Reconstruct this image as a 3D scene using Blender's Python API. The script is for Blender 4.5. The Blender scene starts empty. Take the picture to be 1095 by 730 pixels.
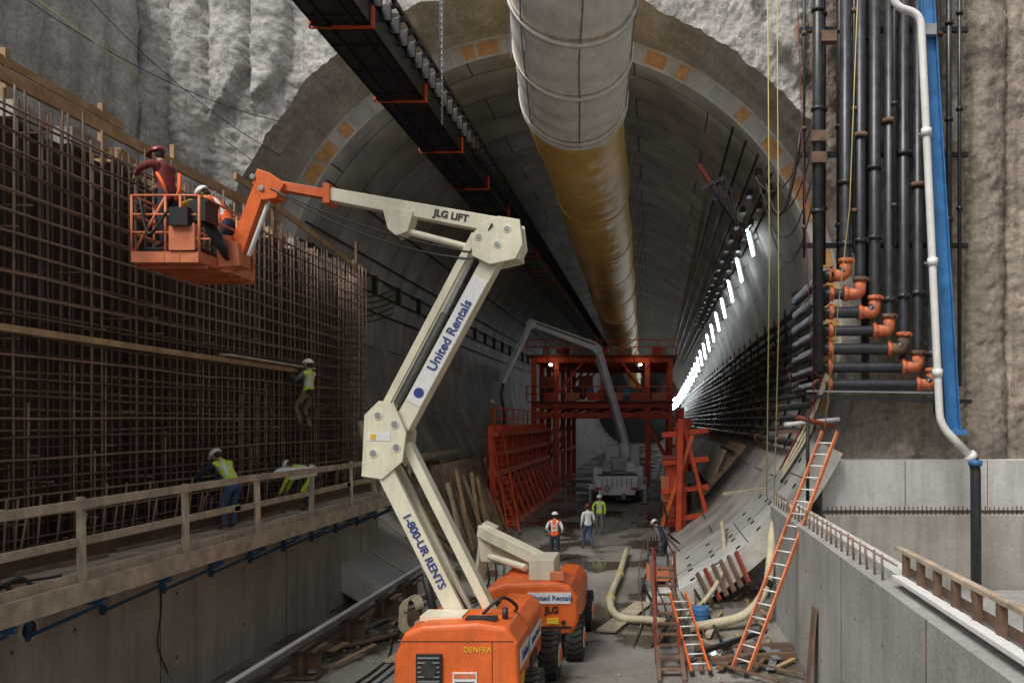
import bpy, math, random
from mathutils import Vector, Matrix, noise
random.seed(7)
V=Vector
scene=bpy.context.scene
col=scene.collection
# ---------------------------------------------------------------- materials
MATS={}
def mat(name,c,rough=.75,metal=0,var=.3,scale=1.5,bump=.15,bscale=18,streak=0,stain=(.05,.045,.04),fine=.12):
    if name in MATS: return MATS[name]
    m=bpy.data.materials.new(name); m.use_nodes=True
    nt=m.node_tree; N=nt.nodes; L=nt.links
    b=N['Principled BSDF']; b.inputs['Roughness'].default_value=rough; b.inputs['Metallic'].default_value=metal
    tc=N.new('ShaderNodeTexCoord')
    n1=N.new('ShaderNodeTexNoise'); n1.inputs['Scale'].default_value=scale; n1.inputs['Detail'].default_value=6; n1.inputs['Roughness'].default_value=.65
    L.new(tc.outputs['Object'],n1.inputs['Vector'])
    mr=N.new('ShaderNodeMapRange'); mr.inputs[1].default_value=.3; mr.inputs[2].default_value=.7
    mr.inputs[3].default_value=1-var; mr.inputs[4].default_value=1+var*.6
    L.new(n1.outputs['Fac'],mr.inputs[0])
    n2=N.new('ShaderNodeTexNoise'); n2.inputs['Scale'].default_value=bscale; n2.inputs['Detail'].default_value=6; n2.inputs['Roughness'].default_value=.65
    L.new(tc.outputs['Object'],n2.inputs['Vector'])
    mr2=N.new('ShaderNodeMapRange'); mr2.inputs[1].default_value=.3; mr2.inputs[2].default_value=.7
    mr2.inputs[3].default_value=1-fine; mr2.inputs[4].default_value=1+fine
    L.new(n2.outputs['Fac'],mr2.inputs[0])
    mu=N.new('ShaderNodeMath'); mu.operation='MULTIPLY'; L.new(mr.outputs[0],mu.inputs[0]); L.new(mr2.outputs[0],mu.inputs[1])
    vm=N.new('ShaderNodeVectorMath'); vm.operation='SCALE'; vm.inputs[0].default_value=c[:3]; L.new(mu.outputs[0],vm.inputs['Scale'])
    out=vm.outputs[0]
    if streak>0:
        mp=N.new('ShaderNodeMapping'); mp.inputs['Scale'].default_value=(1.6,1.6,.09); L.new(tc.outputs['Object'],mp.inputs[0])
        n3=N.new('ShaderNodeTexNoise'); n3.inputs['Scale'].default_value=1.6; n3.inputs['Detail'].default_value=7; n3.inputs['Roughness'].default_value=.7
        L.new(mp.outputs[0],n3.inputs['Vector'])
        m3=N.new('ShaderNodeMapRange'); m3.inputs[1].default_value=.47; m3.inputs[2].default_value=.70; m3.inputs[3].default_value=0; m3.inputs[4].default_value=streak
        L.new(n3.outputs['Fac'],m3.inputs[0])
        mx=N.new('ShaderNodeMix'); mx.data_type='RGBA'; L.new(m3.outputs[0],mx.inputs[0]); L.new(out,mx.inputs[6]); mx.inputs[7].default_value=(*stain,1)
        out=mx.outputs[2]
    L.new(out,b.inputs['Base Color'])
    if bump>0:
        bp=N.new('ShaderNodeBump'); bp.inputs['Strength'].default_value=bump; bp.inputs['Distance'].default_value=.05
        L.new(n2.outputs['Fac'],bp.inputs['Height']); L.new(bp.outputs[0],b.inputs['Normal'])
    MATS[name]=m; return m
def emis(name,c,s):
    m=bpy.data.materials.new(name); m.use_nodes=True
    b=m.node_tree.nodes['Principled BSDF']; b.inputs['Base Color'].default_value=(.8,.8,.8,1)
    b.inputs['Emission Color'].default_value=(*c,1); b.inputs['Emission Strength'].default_value=s
    return m
SHOT=mat('shotcrete',(.46,.44,.41),.9,0,.35,.9,1.0,9,.6,(.17,.15,.125),.3)
SHOTR=mat('stained_shotcrete',(.34,.29,.235),.9,0,.45,.8,1.0,7,.7,(.11,.08,.055),.3)
SHOTV=mat('reveal_shotcrete',(.50,.47,.43),.9,0,.3,.9,1.0,9,.3,(.22,.2,.17),.25)
CONC=mat('cast_concrete',(.38,.355,.31),.85,0,.28,.5,.25,14,.55,(.15,.13,.10),.12)
CONCL=mat('pale_concrete',(.56,.56,.54),.85,0,.22,.6,.25,12,.45,(.27,.25,.22),.12)
CONCP=mat('parapet_concrete',(.35,.35,.335),.85,0,.3,.6,.3,14,.45,(.16,.15,.13),.15)
CRAD=mat('cradle_concrete',(.46,.46,.44),.7,0,.25,.6,.2,12,.0,(.2,.2,.2),.12)
RINGC=mat('ring_concrete',(.60,.57,.51),.85,0,.3,1.2,.3,14,.2,(.3,.28,.24))
PAD=mat('tan_pad',(.70,.38,.16),.8,0,.35,2,.1)
REBAR=mat('rusty_rebar',(.125,.082,.062),.8,.1,.5,2,.1,30)
REBARL=mat('rebar_light',(.25,.165,.12),.8,.1,.4,2,.1,30)
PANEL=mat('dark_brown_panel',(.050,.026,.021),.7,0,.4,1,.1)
WOOD=mat('lumber',(.44,.29,.16),.85,0,.4,3,.2,25,.4,(.15,.10,.06))
WOODL=mat('pale_lumber',(.47,.39,.29),.85,0,.4,3,.2,25,.45,(.17,.135,.10))
WOODD=mat('old_timber',(.17,.105,.07),.9,0,.45,3,.3,25)
CREAM=mat('cream_paint',(.74,.70,.54),.45,0,.14,2,.03,20,.35,(.40,.33,.22),.06)
ORANGE=mat('orange_paint',(.74,.14,.025),.42,0,.2,2.5,.03,20,.45,(.30,.085,.04),.08)
ORANGE2=mat('faded_orange_paint',(.66,.20,.09),.55,0,.3,3,.05,20,.4,(.2,.08,.05),.1)
RED=mat('red_oxide_steel',(.72,.085,.025),.6,0,.35,1.5,.08,15,.3,(.2,.04,.02))
REDD=mat('dark_red_steel',(.24,.045,.025),.65,0,.4,1.5,.08,15)
BLACK=mat('black_steel',(.024,.024,.026),.5,.1,.4,2,.1,20)
BELT=mat('conveyor_black',(.020,.020,.023),.38,0,.5,1.5,.1,12)
RUBBER=mat('rubber',(.04,.038,.035),.85,0,.5,6,.3,30)
GREY=mat('grey_steel',(.30,.31,.32),.5,.4,.3,2,.05)
LGREY=mat('light_grey_paint',(.70,.72,.72),.5,0,.2,2,.05)
PIPEB=mat('black_iron_pipe',(.050,.052,.058),.38,.3,.5,3,.08,25)
COUP=mat('orange_coupling',(.62,.17,.07),.6,0,.4,6,.1)
BLUE=mat('blue_steel',(.04,.19,.44),.5,0,.35,2,.05,18,.4,(.06,.09,.14))
BLUED=mat('dark_blue_bracket',(.03,.10,.20),.5,0,.3,2,.05)
WHITEP=mat('white_pvc',(.78,.78,.76),.4,0,.15,2,.03,18,.3,(.4,.36,.3))
DUCTW=mat('white_duct',(.80,.78,.72),.6,0,.14,1.2,.35,3,.5,(.45,.40,.32),.06)
DUCTY=mat('yellow_duct',(.78,.50,.13),.42,0,.25,.6,.7,2.0,.3,(.36,.22,.08),.08)
HOSE=mat('tan_hose',(.56,.50,.34),.6,0,.25,2,.1)
ROPE=mat('yellow_rope',(.50,.42,.15),.8,0,.2,2,0)
SILVER=mat('reflective_tape',(.62,.63,.62),.35,0,.1,4,0)
LIME=mat('lime_vest',(.50,.72,.06),.8,0,.12,5,.1)
ORV=mat('orange_vest',(.85,.13,.03),.8,0,.12,5,.1)
SKIN=mat('skin',(.42,.24,.16),.6,0,.1,8,.03)
HAIR=mat('hair',(.03,.02,.015),.8)
DENIM=mat('denim',(.055,.09,.18),.9,0,.25,5,.2)
KHAKI=mat('work_brown',(.22,.15,.085),.9,0,.25,5,.2)
NAVY=mat('navy_cloth',(.03,.035,.06),.9,0,.25,5,.2)
GREYS=mat('grey_cloth',(.16,.16,.17),.9,0,.25,5,.2)
MAROON=mat('maroon_cloth',(.16,.025,.025),.9,0,.25,5,.2)
BOOT=mat('boot_leather',(.09,.055,.03),.8)
HELW=mat('white_helmet',(.78,.78,.76),.35,0,.08,5,0)
HELM=mat('maroon_helmet',(.22,.02,.03),.35,0,.08,5,0)
WHITE=mat('white_sticker',(.75,.75,.74),.5,0,.08,5,0)
INKB=mat('ink_blue',(.02,.05,.22),.5,0,.05,5,0)
INK=mat('ink_black',(.015,.015,.015),.5,0,.05,5,0)
YST=mat('yellow_sticker',(.75,.5,.03),.5,0,.08,5,0)
LAMP=emis('fluorescent_tube',(.86,.95,1),30)
LAMP2=emis('work_lamp',(1,.85,.62),25)
# ground
def ground_mat():
    m=bpy.data.materials.new('wet_concrete_ground'); m.use_nodes=True
    nt=m.node_tree;N=nt.nodes;L=nt.links;b=N['Principled BSDF']
    tc=N.new('ShaderNodeTexCoord')
    def nz(s,d=6,sc=None,r=.6):
        n=N.new('ShaderNodeTexNoise'); n.inputs['Scale'].default_value=s; n.inputs['Detail'].default_value=d; n.inputs['Roughness'].default_value=r
        L.new(tc.outputs['Object'],n.inputs['Vector']); return n
    a=nz(.35); f=nz(6,8,r=.75); p=nz(.33,5)
    cr=N.new('ShaderNodeValToRGB'); e=cr.color_ramp.elements; e[0].position=.32; e[0].color=(.12,.105,.085,1); e[1].position=.66; e[1].color=(.34,.32,.29,1)
    ad=N.new('ShaderNodeMath'); ad.operation='MULTIPLY_ADD'; ad.inputs[1].default_value=.35; L.new(f.outputs['Fac'],ad.inputs[0])
    m2=N.new('ShaderNodeMath'); m2.operation='MULTIPLY'; m2.inputs[1].default_value=.68; L.new(a.outputs['Fac'],m2.inputs[0]); L.new(m2.outputs[0],ad.inputs[2])
    L.new(ad.outputs[0],cr.inputs[0])
    pr=N.new('ShaderNodeMapRange'); pr.inputs[1].default_value=.49; pr.inputs[2].default_value=.54; L.new(p.outputs['Fac'],pr.inputs[0])
    mx=N.new('ShaderNodeMix'); mx.data_type='RGBA'; L.new(pr.outputs[0],mx.inputs[0]); L.new(cr.outputs[0],mx.inputs[6]); mx.inputs[7].default_value=(.10,.09,.07,1)
    L.new(mx.outputs[2],b.inputs['Base Color'])
    rr=N.new('ShaderNodeMapRange'); rr.inputs[3].default_value=.7; rr.inputs[4].default_value=.08; L.new(pr.outputs[0],rr.inputs[0]); L.new(rr.outputs[0],b.inputs['Roughness'])
    bs=N.new('ShaderNodeMath'); bs.operation='SUBTRACT'; bs.inputs[0].default_value=1; L.new(pr.outputs[0],bs.inputs[1])
    bm=N.new('ShaderNodeMath'); bm.operation='MULTIPLY'; bm.inputs[1].default_value=.5; L.new(bs.outputs[0],bm.inputs[0])
    bp=N.new('ShaderNodeBump'); bp.inputs['Distance'].default_value=.05; L.new(bm.outputs[0],bp.inputs['Strength']); L.new(f.outputs['Fac'],bp.inputs['Height']); L.new(bp.outputs[0],b.inputs['Normal'])
    return m
def lining_mat():
    m=bpy.data.materials.new('segmental_lining'); m.use_nodes=True
    nt=m.node_tree;N=nt.nodes;L=nt.links;b=N['Principled BSDF']; b.inputs['Roughness'].default_value=.65
    uv=N.new('ShaderNodeUVMap')
    br=N.new('ShaderNodeTexBrick'); br.inputs['Scale'].default_value=1; br.inputs['Brick Width'].default_value=5.8; br.inputs['Row Height'].default_value=2.0
    br.inputs['Mortar Size'].default_value=.03; br.inputs['Color1'].default_value=(.35,.335,.305,1); br.inputs['Color2'].default_value=(.47,.45,.41,1); br.inputs['Mortar'].default_value=(.08,.08,.075,1)
    L.new(uv.outputs[0],br.inputs['Vector'])
    tc=N.new('ShaderNodeTexCoord'); n=N.new('ShaderNodeTexNoise'); n.inputs['Scale'].default_value=.8; n.inputs['Detail'].default_value=8; L.new(tc.outputs['Object'],n.inputs['Vector'])
    mr=N.new('ShaderNodeMapRange'); mr.inputs[1].default_value=.3; mr.inputs[2].default_value=.7; mr.inputs[3].default_value=.6; mr.inputs[4].default_value=1.15; L.new(n.outputs['Fac'],mr.inputs[0])
    vm=N.new('ShaderNodeVectorMath'); vm.operation='SCALE'; L.new(br.outputs['Color'],vm.inputs[0]); L.new(mr.outputs[0],vm.inputs['Scale'])
    L.new(vm.outputs[0],b.inputs['Base Color'])
    bp=N.new('ShaderNodeBump'); bp.inputs['Strength'].default_value=.5; bp.inputs['Distance'].default_value=.05; bp.invert=True
    L.new(br.outputs['Fac'],bp.inputs['Height']); L.new(bp.outputs[0],b.inputs['Normal'])
    return m
GROUND=ground_mat(); LINING=lining_mat()
# ---------------------------------------------------------------- mesh builder
def frame(d,up=V((0,0,1))):
    d=d.normalized(); s=d.cross(V(up))
    if s.length<1e-4: s=d.cross(V((1,0,0)))
    s.normalize(); u=s.cross(d).normalized(); return d,s,u
class MB:
    def __init__(s): s.v=[];s.f=[];s.m=[];s.s=[];s.mats=[]
    def mi(s,m):
        if m not in s.mats: s.mats.append(m)
        return s.mats.index(m)
    def add(s,vs,fs,m,smooth=False):
        o=len(s.v); s.v+= [tuple(v) for v in vs]; k=s.mi(m)
        for i,f in enumerate(fs):
            s.f.append([a+o for a in f]); s.m.append(k); s.s.append(smooth if isinstance(smooth,bool) else smooth[i])
    def box(s,c,d,m,R=None):
        c=V(c); x,y,z=d[0]/2,d[1]/2,d[2]/2
        vs=[V((a*x,b*y,e*z)) for a in(-1,1) for b in(-1,1) for e in(-1,1)]
        if R is not None: vs=[R@v for v in vs]
        s.add([v+c for v in vs],[(0,1,3,2),(4,6,7,5),(0,4,5,1),(2,3,7,6),(0,2,6,4),(1,5,7,3)],m)
    def bb(s,x0,x1,y0,y1,z0,z1,m): s.box(((x0+x1)/2,(y0+y1)/2,(z0+z1)/2),(x1-x0,y1-y0,z1-z0),m)
    def beam(s,p,q,w,h,m,up=(0,0,1),w2=None,h2=None):
        p=V(p);q=V(q);d,sd,u=frame(q-p,V(up)); w2=w if w2 is None else w2; h2=h if h2 is None else h2
        vs=[p-sd*w/2-u*h/2,p+sd*w/2-u*h/2,p+sd*w/2+u*h/2,p-sd*w/2+u*h/2,
            q-sd*w2/2-u*h2/2,q+sd*w2/2-u*h2/2,q+sd*w2/2+u*h2/2,q-sd*w2/2+u*h2/2]
        s.add(vs,[(0,1,2,3),(7,6,5,4),(0,4,5,1),(1,5,6,2),(2,6,7,3),(3,7,4,0)],m)
    def tube(s,pts,r,m,n=8,smooth=True):
        pts=[V(p) for p in pts]; k=len(pts); rr=r if isinstance(r,(list,tuple)) else [r]*k
        vs=[];ref=None
        for i,p in enumerate(pts):
            d=(pts[min(i+1,k-1)]-pts[max(i-1,0)])
            if d.length<1e-6: d=V((0,0,1))
            d.normalize()
            if ref is None:
                _,ref,_=frame(d)
            ref=(ref-d*ref.dot(d))
            if ref.length<1e-4: _,ref,_=frame(d)
            ref.normalize(); u=d.cross(ref)
            for j in range(n):
                a=2*math.pi*j/n; vs.append(p+(ref*math.cos(a)+u*math.sin(a))*rr[i])
        fs=[];sm=[]
        for i in range(k-1):
            for j in range(n):
                a=i*n+j;b=i*n+(j+1)%n; fs.append((a,b,b+n,a+n)); sm.append(smooth)
        fs.append(tuple(range(n-1,-1,-1))); fs.append(tuple((k-1)*n+j for j in range(n))); sm+=[False,False]
        s.add(vs,fs,m,sm)
    def cyl(s,p,q,r,m,n=16): s.tube([p,q],r,m,n)
    def ball(s,M,m,nu=12,nv=8,vmin=-1.0):
        vs=[];fs=[];t0=math.asin(vmin)
        for i in range(nv+1):
            t=t0+(math.pi/2-t0)*i/nv
            for j in range(nu):
                a=2*math.pi*j/nu; vs.append(M@V((math.cos(t)*math.cos(a),math.cos(t)*math.sin(a),math.sin(t))))
        for i in range(nv):
            for j in range(nu):
                a=i*nu+j;b=i*nu+(j+1)%nu; fs.append((a,b,b+nu,a+nu))
        s.add(vs,fs,m,True)
    def prism(s,poly,y0,y1,m):   # polygon in XZ extruded along Y
        n=len(poly); vs=[V((x,y0,z)) for x,z in poly]+[V((x,y1,z)) for x,z in poly]
        fs=[tuple(range(n)),tuple(range(2*n-1,n-1,-1))]+[(i,i+n,(i+1)%n+n,(i+1)%n) for i in range(n)]
        s.add(vs,fs,m)
    def build(s,name,parent=None,bevel=0,recenter=True):
        me=bpy.data.meshes.new(name)
        c=V((0,0,0))
        if recenter and parent is None and s.v:
            c=V([(min(v[i] for v in s.v)+max(v[i] for v in s.v))/2 for i in range(3)]); c.z=min(v[2] for v in s.v)
        me.from_pydata([tuple(V(v)-c) for v in s.v],[],s.f); 
        for m in s.mats: me.materials.append(m)
        me.polygons.foreach_set('material_index',s.m); me.polygons.foreach_set('use_smooth',s.s); me.update()
        o=bpy.data.objects.new(name,me); col.objects.link(o); o.location=c
        if bevel:
            b=o.modifiers.new('bevel','BEVEL'); b.width=bevel; b.segments=3; b.limit_method='ANGLE'; b.angle_limit=math.radians(40)
        if parent is not None:
            o.parent=parent; o.matrix_parent_inverse=Matrix.Translation(-parent.location)
        return o
def empty(name,loc):
    e=bpy.data.objects.new(name,None); e.location=loc; e.empty_display_size=.3; col.objects.link(e); return e
def fillet(pts,r,n=5):
    pts=[V(p) for p in pts]; out=[pts[0]]
    for i in range(1,len(pts)-1):
        p=pts[i]; a=(pts[i-1]-p); b=(pts[i+1]-p); t=min(r,a.length*.45,b.length*.45)
        A=p+a.normalized()*t; B=p+b.normalized()*t
        for k in range(n+1):
            u=k/n; out.append(A*(1-u)**2+p*2*u*(1-u)+B*u*u)
    out.append(pts[-1]); return out
def spline(pts,n=8):
    pts=[V(p) for p in pts]; P=[pts[0]]+pts+[pts[-1]]; out=[]
    for i in range(1,len(P)-2):
        for k in range(n):
            t=k/n; a,b,c,d=P[i-1],P[i],P[i+1],P[i+2]
            out.append(.5*((2*b)+(c-a)*t+(2*a-5*b+4*c-d)*t*t+(3*b-a-3*c+d)*t**3))
    out.append(pts[-1]); return out
def sag(p,q,s,n=10):
    p=V(p);q=V(q); return [p.lerp(q,i/n)-V((0,0,s*4*(i/n)*(1-i/n))) for i in range(n+1)]
def text(body,c,d,size,m,parent,n=(0,-1,0),name='lettering',bold=0):
    cu=bpy.data.curves.new(name,'FONT'); cu.body=body; cu.size=size; cu.align_x='CENTER'; cu.align_y='CENTER'; cu.extrude=.003; cu.offset=bold; cu.materials.append(m)
    o=bpy.data.objects.new(name,cu); col.objects.link(o)
    d=V(d).normalized(); n=V(n).normalized(); u=n.cross(d)
    M=Matrix((d,u,n)).transposed().to_4x4(); M.translation=V(c); o.matrix_world=M
    if parent is not None:
        o.parent=parent; o.matrix_parent_inverse=Matrix.Translation(-parent.location)
    return o
def nz(x,y,z,s=1.0): return noise.noise(V((x*s,y*s,z*s)))
# ---------------------------------------------------------------- setting
CX,CZ,RI,RO=-3.5,8.6,9.2,9.85
# ground
def gz(y):
    if y<25: return 0
    if y<44: return .5*(y-25)/19
    return .5
mb=MB(); xs=[-60,-30,-20]+[-16+.8*i for i in range(37)]+[20,40,60]; ys=[-80,-30,-10,0,4]+[8+.8*i for i in range(48)]+[50,60,80,120,180]
vs=[(x,y,gz(y)+(.03*nz(x,y,0,.8) if 8<y<50 else 0)) for y in ys for x in xs]; nx=len(xs)
mb.add(vs,[(j*nx+i,j*nx+i+1,(j+1)*nx+i+1,(j+1)*nx+i) for j in range(len(ys)-1) for i in range(nx-1)],GROUND,True)
mb.build('ground',recenter=False)
# headwall with circular opening
def pile(x,z=0):
    """profile of drilled piles with panel-to-panel offsets"""
    q=(x+.2+.12*noise.noise(V((x*.9,3.1,0)))+.05*noise.noise(V((x*.4,z*1.1,5.5)))+.025*noise.noise(V((x,z*4,2.5))))/1.22; i=math.floor(q); u=q-i-.5
    h=noise.noise(V((i*3.7+.5,1.3,7.7)))
    return math.sqrt(max(0,1-(2*u)**2))*(.9+.3*h)+.45*h
def rough(x,z):
    a=nz(x,0,z,.5)*.10+nz(x,3,z*.8,1.6)*.09
    r=abs(nz(x,7,z*.7,3.6))*.13+abs(nz(x,9,z*.8,8))*.08+nz(x,2,z,15)*.035
    return a+r
NT=1080; mb=MB(); vs=[];NR=175
for k in range(NR):
    for j in range(NT):
        a=2*math.pi*j/NT
        r0=10.05+.22*noise.noise(V((math.cos(a)*3,math.sin(a)*3,1)))+.12*noise.noise(V((math.cos(a)*12,math.sin(a)*12,4)))+.05*noise.noise(V((math.cos(a)*40,math.sin(a)*40,4)))
        r=r0+k*.09 if k<115 else r0+115*.09+(k-115)*.22
        x=CX+r*math.cos(a); z=CZ+r*math.sin(a)
        t=(r-10.1-1.0-1.1*noise.noise(V((math.floor((x+.2)/1.22)*2.3,.3,2)))-.25*nz(x,4,z,1.3))/.22; t=max(0,min(1,t)); f=t*t*(3-2*t)
        vs.append((x,24.5-f*.44*pile(x,z)-rough(x,z),z))
fs=[]
for k in range(NR-1):
    for j in range(NT):
        a=k*NT+j;b=k*NT+(j+1)%NT
        p=vs[a]
        if p[2]<-.4 or p[0]<-17 or p[0]>13 or p[2]>22: continue
        fs.append((a,b,b+NT,a+NT))
mb.add(vs,fs,SHOT,True)
k=mb.mi(SHOTR)
for i,f in enumerate(mb.f):
    p=vs[f[0]]
    if p[0]+.9*nz(p[0],1,p[2],.5)+.3*nz(p[0],1,p[2],2)>4.6 and p[0]>0: mb.m[i]=k
vs2=[];K=16
for q in range(K):
    for j in range(NT):
        a=2*math.pi*j/NT; v0=V(vs[j]); e=V((CX+RO*math.cos(a),27.0,CZ+RO*math.sin(a))); t=q/(K-1)
        p=v0.lerp(e,t); n=.16*nz(p.x,p.y,p.z,1.1)+.10*abs(nz(p.x,p.y,p.z,3.5)); w=math.sin(math.pi*t)
        vs2.append((p.x+n*w*math.cos(a),p.y,p.z+n*w*math.sin(a)))
mb.add(vs2,[(q*NT+j,q*NT+(j+1)%NT,(q+1)*NT+(j+1)%NT,(q+1)*NT+j) for q in range(K-1) for j in range(NT)],SHOTV,True)
mb.build('tunnel_portal_headwall',recenter=False)
def sidewall(name,X,sgn,mt):
    mb=MB(); ys=[-12+.125*i for i in range(293)]; zs=[-.4+.25*i for i in range(77)]
    vs=[(X+sgn*(pile(y,z)*.44+rough(y,z)),y,z) for z in zs for y in ys]; n=len(ys)
    mb.add(vs,[(j*n+i,j*n+i+1,(j+1)*n+i+1,(j+1)*n+i) for j in range(len(zs)-1) for i in range(n-1)],mt,True); mb.build(name,recenter=False)
sidewall('secant_pile_wall',-16.0,1,SHOT)
sidewall('secant_pile_wall.001',12.6,-1,SHOTR)
# tunnel lining with UVs
def lining(name,y0,y1,a0,a1,na,step,m0=None):
    me=bpy.data.meshes.new(name); vs=[];fs=[];mi=[];uvs=[]
    ny=int(round((y1-y0)/step)); A=[math.radians(a0+(a1-a0)*i/na) for i in range(na+1)]
    for j in range(ny+1):
        y=y0+(y1-y0)*j/ny
        for a in A: vs.append((CX+RI*math.cos(a),y,CZ+RI*math.sin(a)))
    for j in range(ny):
        for i in range(na):
            q=j*(na+1)+i; fs.append((q,q+na+1,q+na+2,q+1)); mi.append(0)
            for (jj,ii) in ((j,i),(j+1,i),(j+1,i+1),(j,i+1)): uvs.append((A[ii]*RI,jj*step+y0))
    o=len(vs)
    for a in A: vs.append((CX+RO*math.cos(a),y0,CZ+RO*math.sin(a)))
    for i in range(na): fs.append((i,i+1,o+i+1,o+i)); mi.append(1); uvs+=[(0,0)]*4
    o2=len(vs); ye=y1
    for a in A: vs.append((CX+RO*math.cos(a),ye,CZ+RO*math.sin(a)))
    for i in range(na): fs.append((o+i,o+i+1,o2+i+1,o2+i)); mi.append(1); uvs+=[(0,0)]*4
    if a1-a0<359:
        for i in (0,na):
            fs.append((i,o+i,o2+i,ny*(na+1)+i)); mi.append(1); uvs+=[(0,0)]*4
    me.from_pydata(vs,[],fs); me.materials.append(m0 or LINING); me.materials.append(RINGC)
    me.polygons.foreach_set('material_index',mi); me.polygons.foreach_set('use_smooth',[m==0 for m in mi])
    uv=me.uv_layers.new(name='UVMap'); uv.data.foreach_set('uv',[c for p in uvs for c in p]); me.update()
    ob=bpy.data.objects.new(name,me); col.objects.link(ob); return ob
tun=lining('tunnel_lining',27,175,0,360,120,2)
mb=MB()
for i in range(72):
    if random.random()<.06: continue
    a=math.radians(i*5+1); w=math.radians(4.3 if i%3 else 2.4); r1,r2=RI+.09,RO-.10
    vs=[];nn=4
    for q in range(nn+1):
        t=a+w*q/nn
        for r in(r1,r2):
            for y in (26.985,27.01): vs.append((CX+r*math.cos(t),y,CZ+r*math.sin(t)))
    fs=[]
    for q in range(nn):
        b=q*4; fs+=[(b,b+4,b+6,b+2),(b,b+1,b+5,b+4),(b+2,b+6,b+7,b+3)]
    mb.add(vs,fs,PAD if random.random()<.62 else CONCL)
mb.build('ring_packing_pads')
cr=lining('lining_cradle',22.6,26.98,-153,-26,60,2.19,CRAD)
mb=MB()
for y in (24.78,):
    for i in range(60):
        a=math.radians(-153+127*i/59.5); b=math.radians(-153+127*(i+1)/59.5); r=RI-.004
        mb.beam((CX+r*math.cos(a),y,CZ+r*math.sin(a)),(CX+r*math.cos(b),y,CZ+r*math.sin(b)),.03,.006,BLACK,up=(math.cos(a),0,math.sin(a)))
for a_ in list(range(-60,-27,5)):
    a=math.radians(a_)
    for y in (22.95,24.4,25.2,26.6):
        Rm=Matrix.Rotation(-(a+math.pi/2),3,'Y')
        mb.box((CX+(RI-.003)*math.cos(a),y,CZ+(RI-.003)*math.sin(a)),(.16,.22,.02),BLACK,Rm)
for a_ in (-33,-48,-63):
    a=math.radians(a_); r=RI-.004; mb.beam((CX+r*math.cos(a),22.6,CZ+r*math.sin(a)),(CX+r*math.cos(a),26.9,CZ+r*math.sin(a)),.03,.006,BLACK,up=(math.cos(a),0,math.sin(a)))
mb.build('cradle_bolt_pockets')
mb=MB(); n=40; mb.add([(CX,174.5,CZ)]+[(CX+RI*math.cos(2*math.pi*i/n),174.5,CZ+RI*math.sin(2*math.pi*i/n)) for i in range(n)],[(0,1+i,1+(i+1)%n) for i in range(n)],BLACK); mb.build('tunnel_end_dark_cap')  # black cap closing the far end, deep tunnel darkness put into its colour
# left cast wall under platform
mb=MB(); mb.bb(-10.0,-8.9,2,25.6,-.3,2.85,CONC)
for y in (4.5,9.4,14.3,19.2,24.1): mb.bb(-8.91,-8.893,y,y+.02,0,2.85,WOODD)
for y in [6,8.5,11,12.2,14.8,17.2,19.5,22]:
    for z in(.8,2.0): mb.cyl((-8.92,y,z),(-8.893,y,z),.035,WOODD,10)
mb.cyl((-8.95,11.25,2.25),(-8.85,11.25,2.25),.17,CONCL,20); mb.cyl((-8.95,11.25,2.25),(-8.845,11.25,2.25),.13,INK,20)
mb.tube(spline([(-8.88,14.2,2.7),(-8.87,14.3,1.9),(-8.87,14.2,1.2),(-8.87,14.5,.6)]),.012,INK,5)
mb.build('concrete_base_wall',recenter=False)
# rebar wall
root=empty('rebar_reinforcement_wall',(-9.6,16,3.2))
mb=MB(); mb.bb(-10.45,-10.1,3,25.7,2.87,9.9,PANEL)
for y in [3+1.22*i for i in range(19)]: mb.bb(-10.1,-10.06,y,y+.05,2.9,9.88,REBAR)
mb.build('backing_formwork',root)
mb=MB()
for layer,(X,sp,off,mt) in enumerate([(-9.42,.235,0,REBARL),(-9.8,.235,.1,REBAR)]):
    y=3.2+off
    while y<25.7:
        top=9.95+random.uniform(-.1,.35); j=random.uniform(-.03,.03)
        mb.tube([(X+random.uniform(-.01,.01),y+j,2.9),(X,y+j+random.uniform(-.02,.02),6.3),(X+random.uniform(-.02,.02),y+j+random.uniform(-.04,.04),top)],.020,mt if random.random()<.5 else REBAR,5)
        if random.random()<.3: mb.tube([(X+.03,y+j+.04,2.9),(X+.03,y+j+.05,2.9+random.uniform(1,4))],.018,REBARL,5)
        y+=sp
mb.build('vertical_bars',root)
mb=MB()
for X,sp,off in [(-9.36,.30,0),(-9.74,.30,.12)]:
    z=3.15+off
    while z<9.95:
        pts=[(X+random.uniform(-.012,.012),3+i*2.27,z+random.uniform(-.03,.03)) for i in range(11)]
        mb.tube(pts,.021,REBARL if random.random()<.5 else REBAR,5); z+=sp
for y in (24.9,25.2,25.5,25.7):
    for z in [3.1+.2*i for i in range(34)]: mb.tube([(-10.05,y,z),(-9.3,y,z)],.02,REBARL,5)
for y in (25.0,25.3,25.6):
    for X in(-9.6,-9.3): mb.tube([(X,y,2.9),(X,y,10.1)],.024,REBARL,5)
for i in range(90):
    y=random.uniform(5,25); z=random.uniform(3.3,9.7); mb.tube([(-10.05,y,z),(-9.3,y,z)],.015,REBARL,5)
for i in range(55):
    y=random.uniform(7,25); mb.tube([(-9.3,y,3.0),(-9.2+random.uniform(-.03,.06),y+random.uniform(-.05,.05),3.0+random.uniform(.5,1.2))],.018,REBARL,5)
mb.build('horizontal_bars',root)
mb=MB(); mb.beam((-9.25,3,6.55),(-9.25,20.5,6.5),.12,.10,WOOD); mb.beam((-9.2,17,6.62),(-9.2,21.3,6.6),.25,.05,WOODL)
mb.build('access_plank',root)
mb=MB()
mb.beam((-9.6,3,10.25),(-9.9,21,10.5),.08,.20,WOOD); mb.beam((-10.3,3,10.9),(-10.3,15.4,10.9),.05,.14,WOOD)
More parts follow.
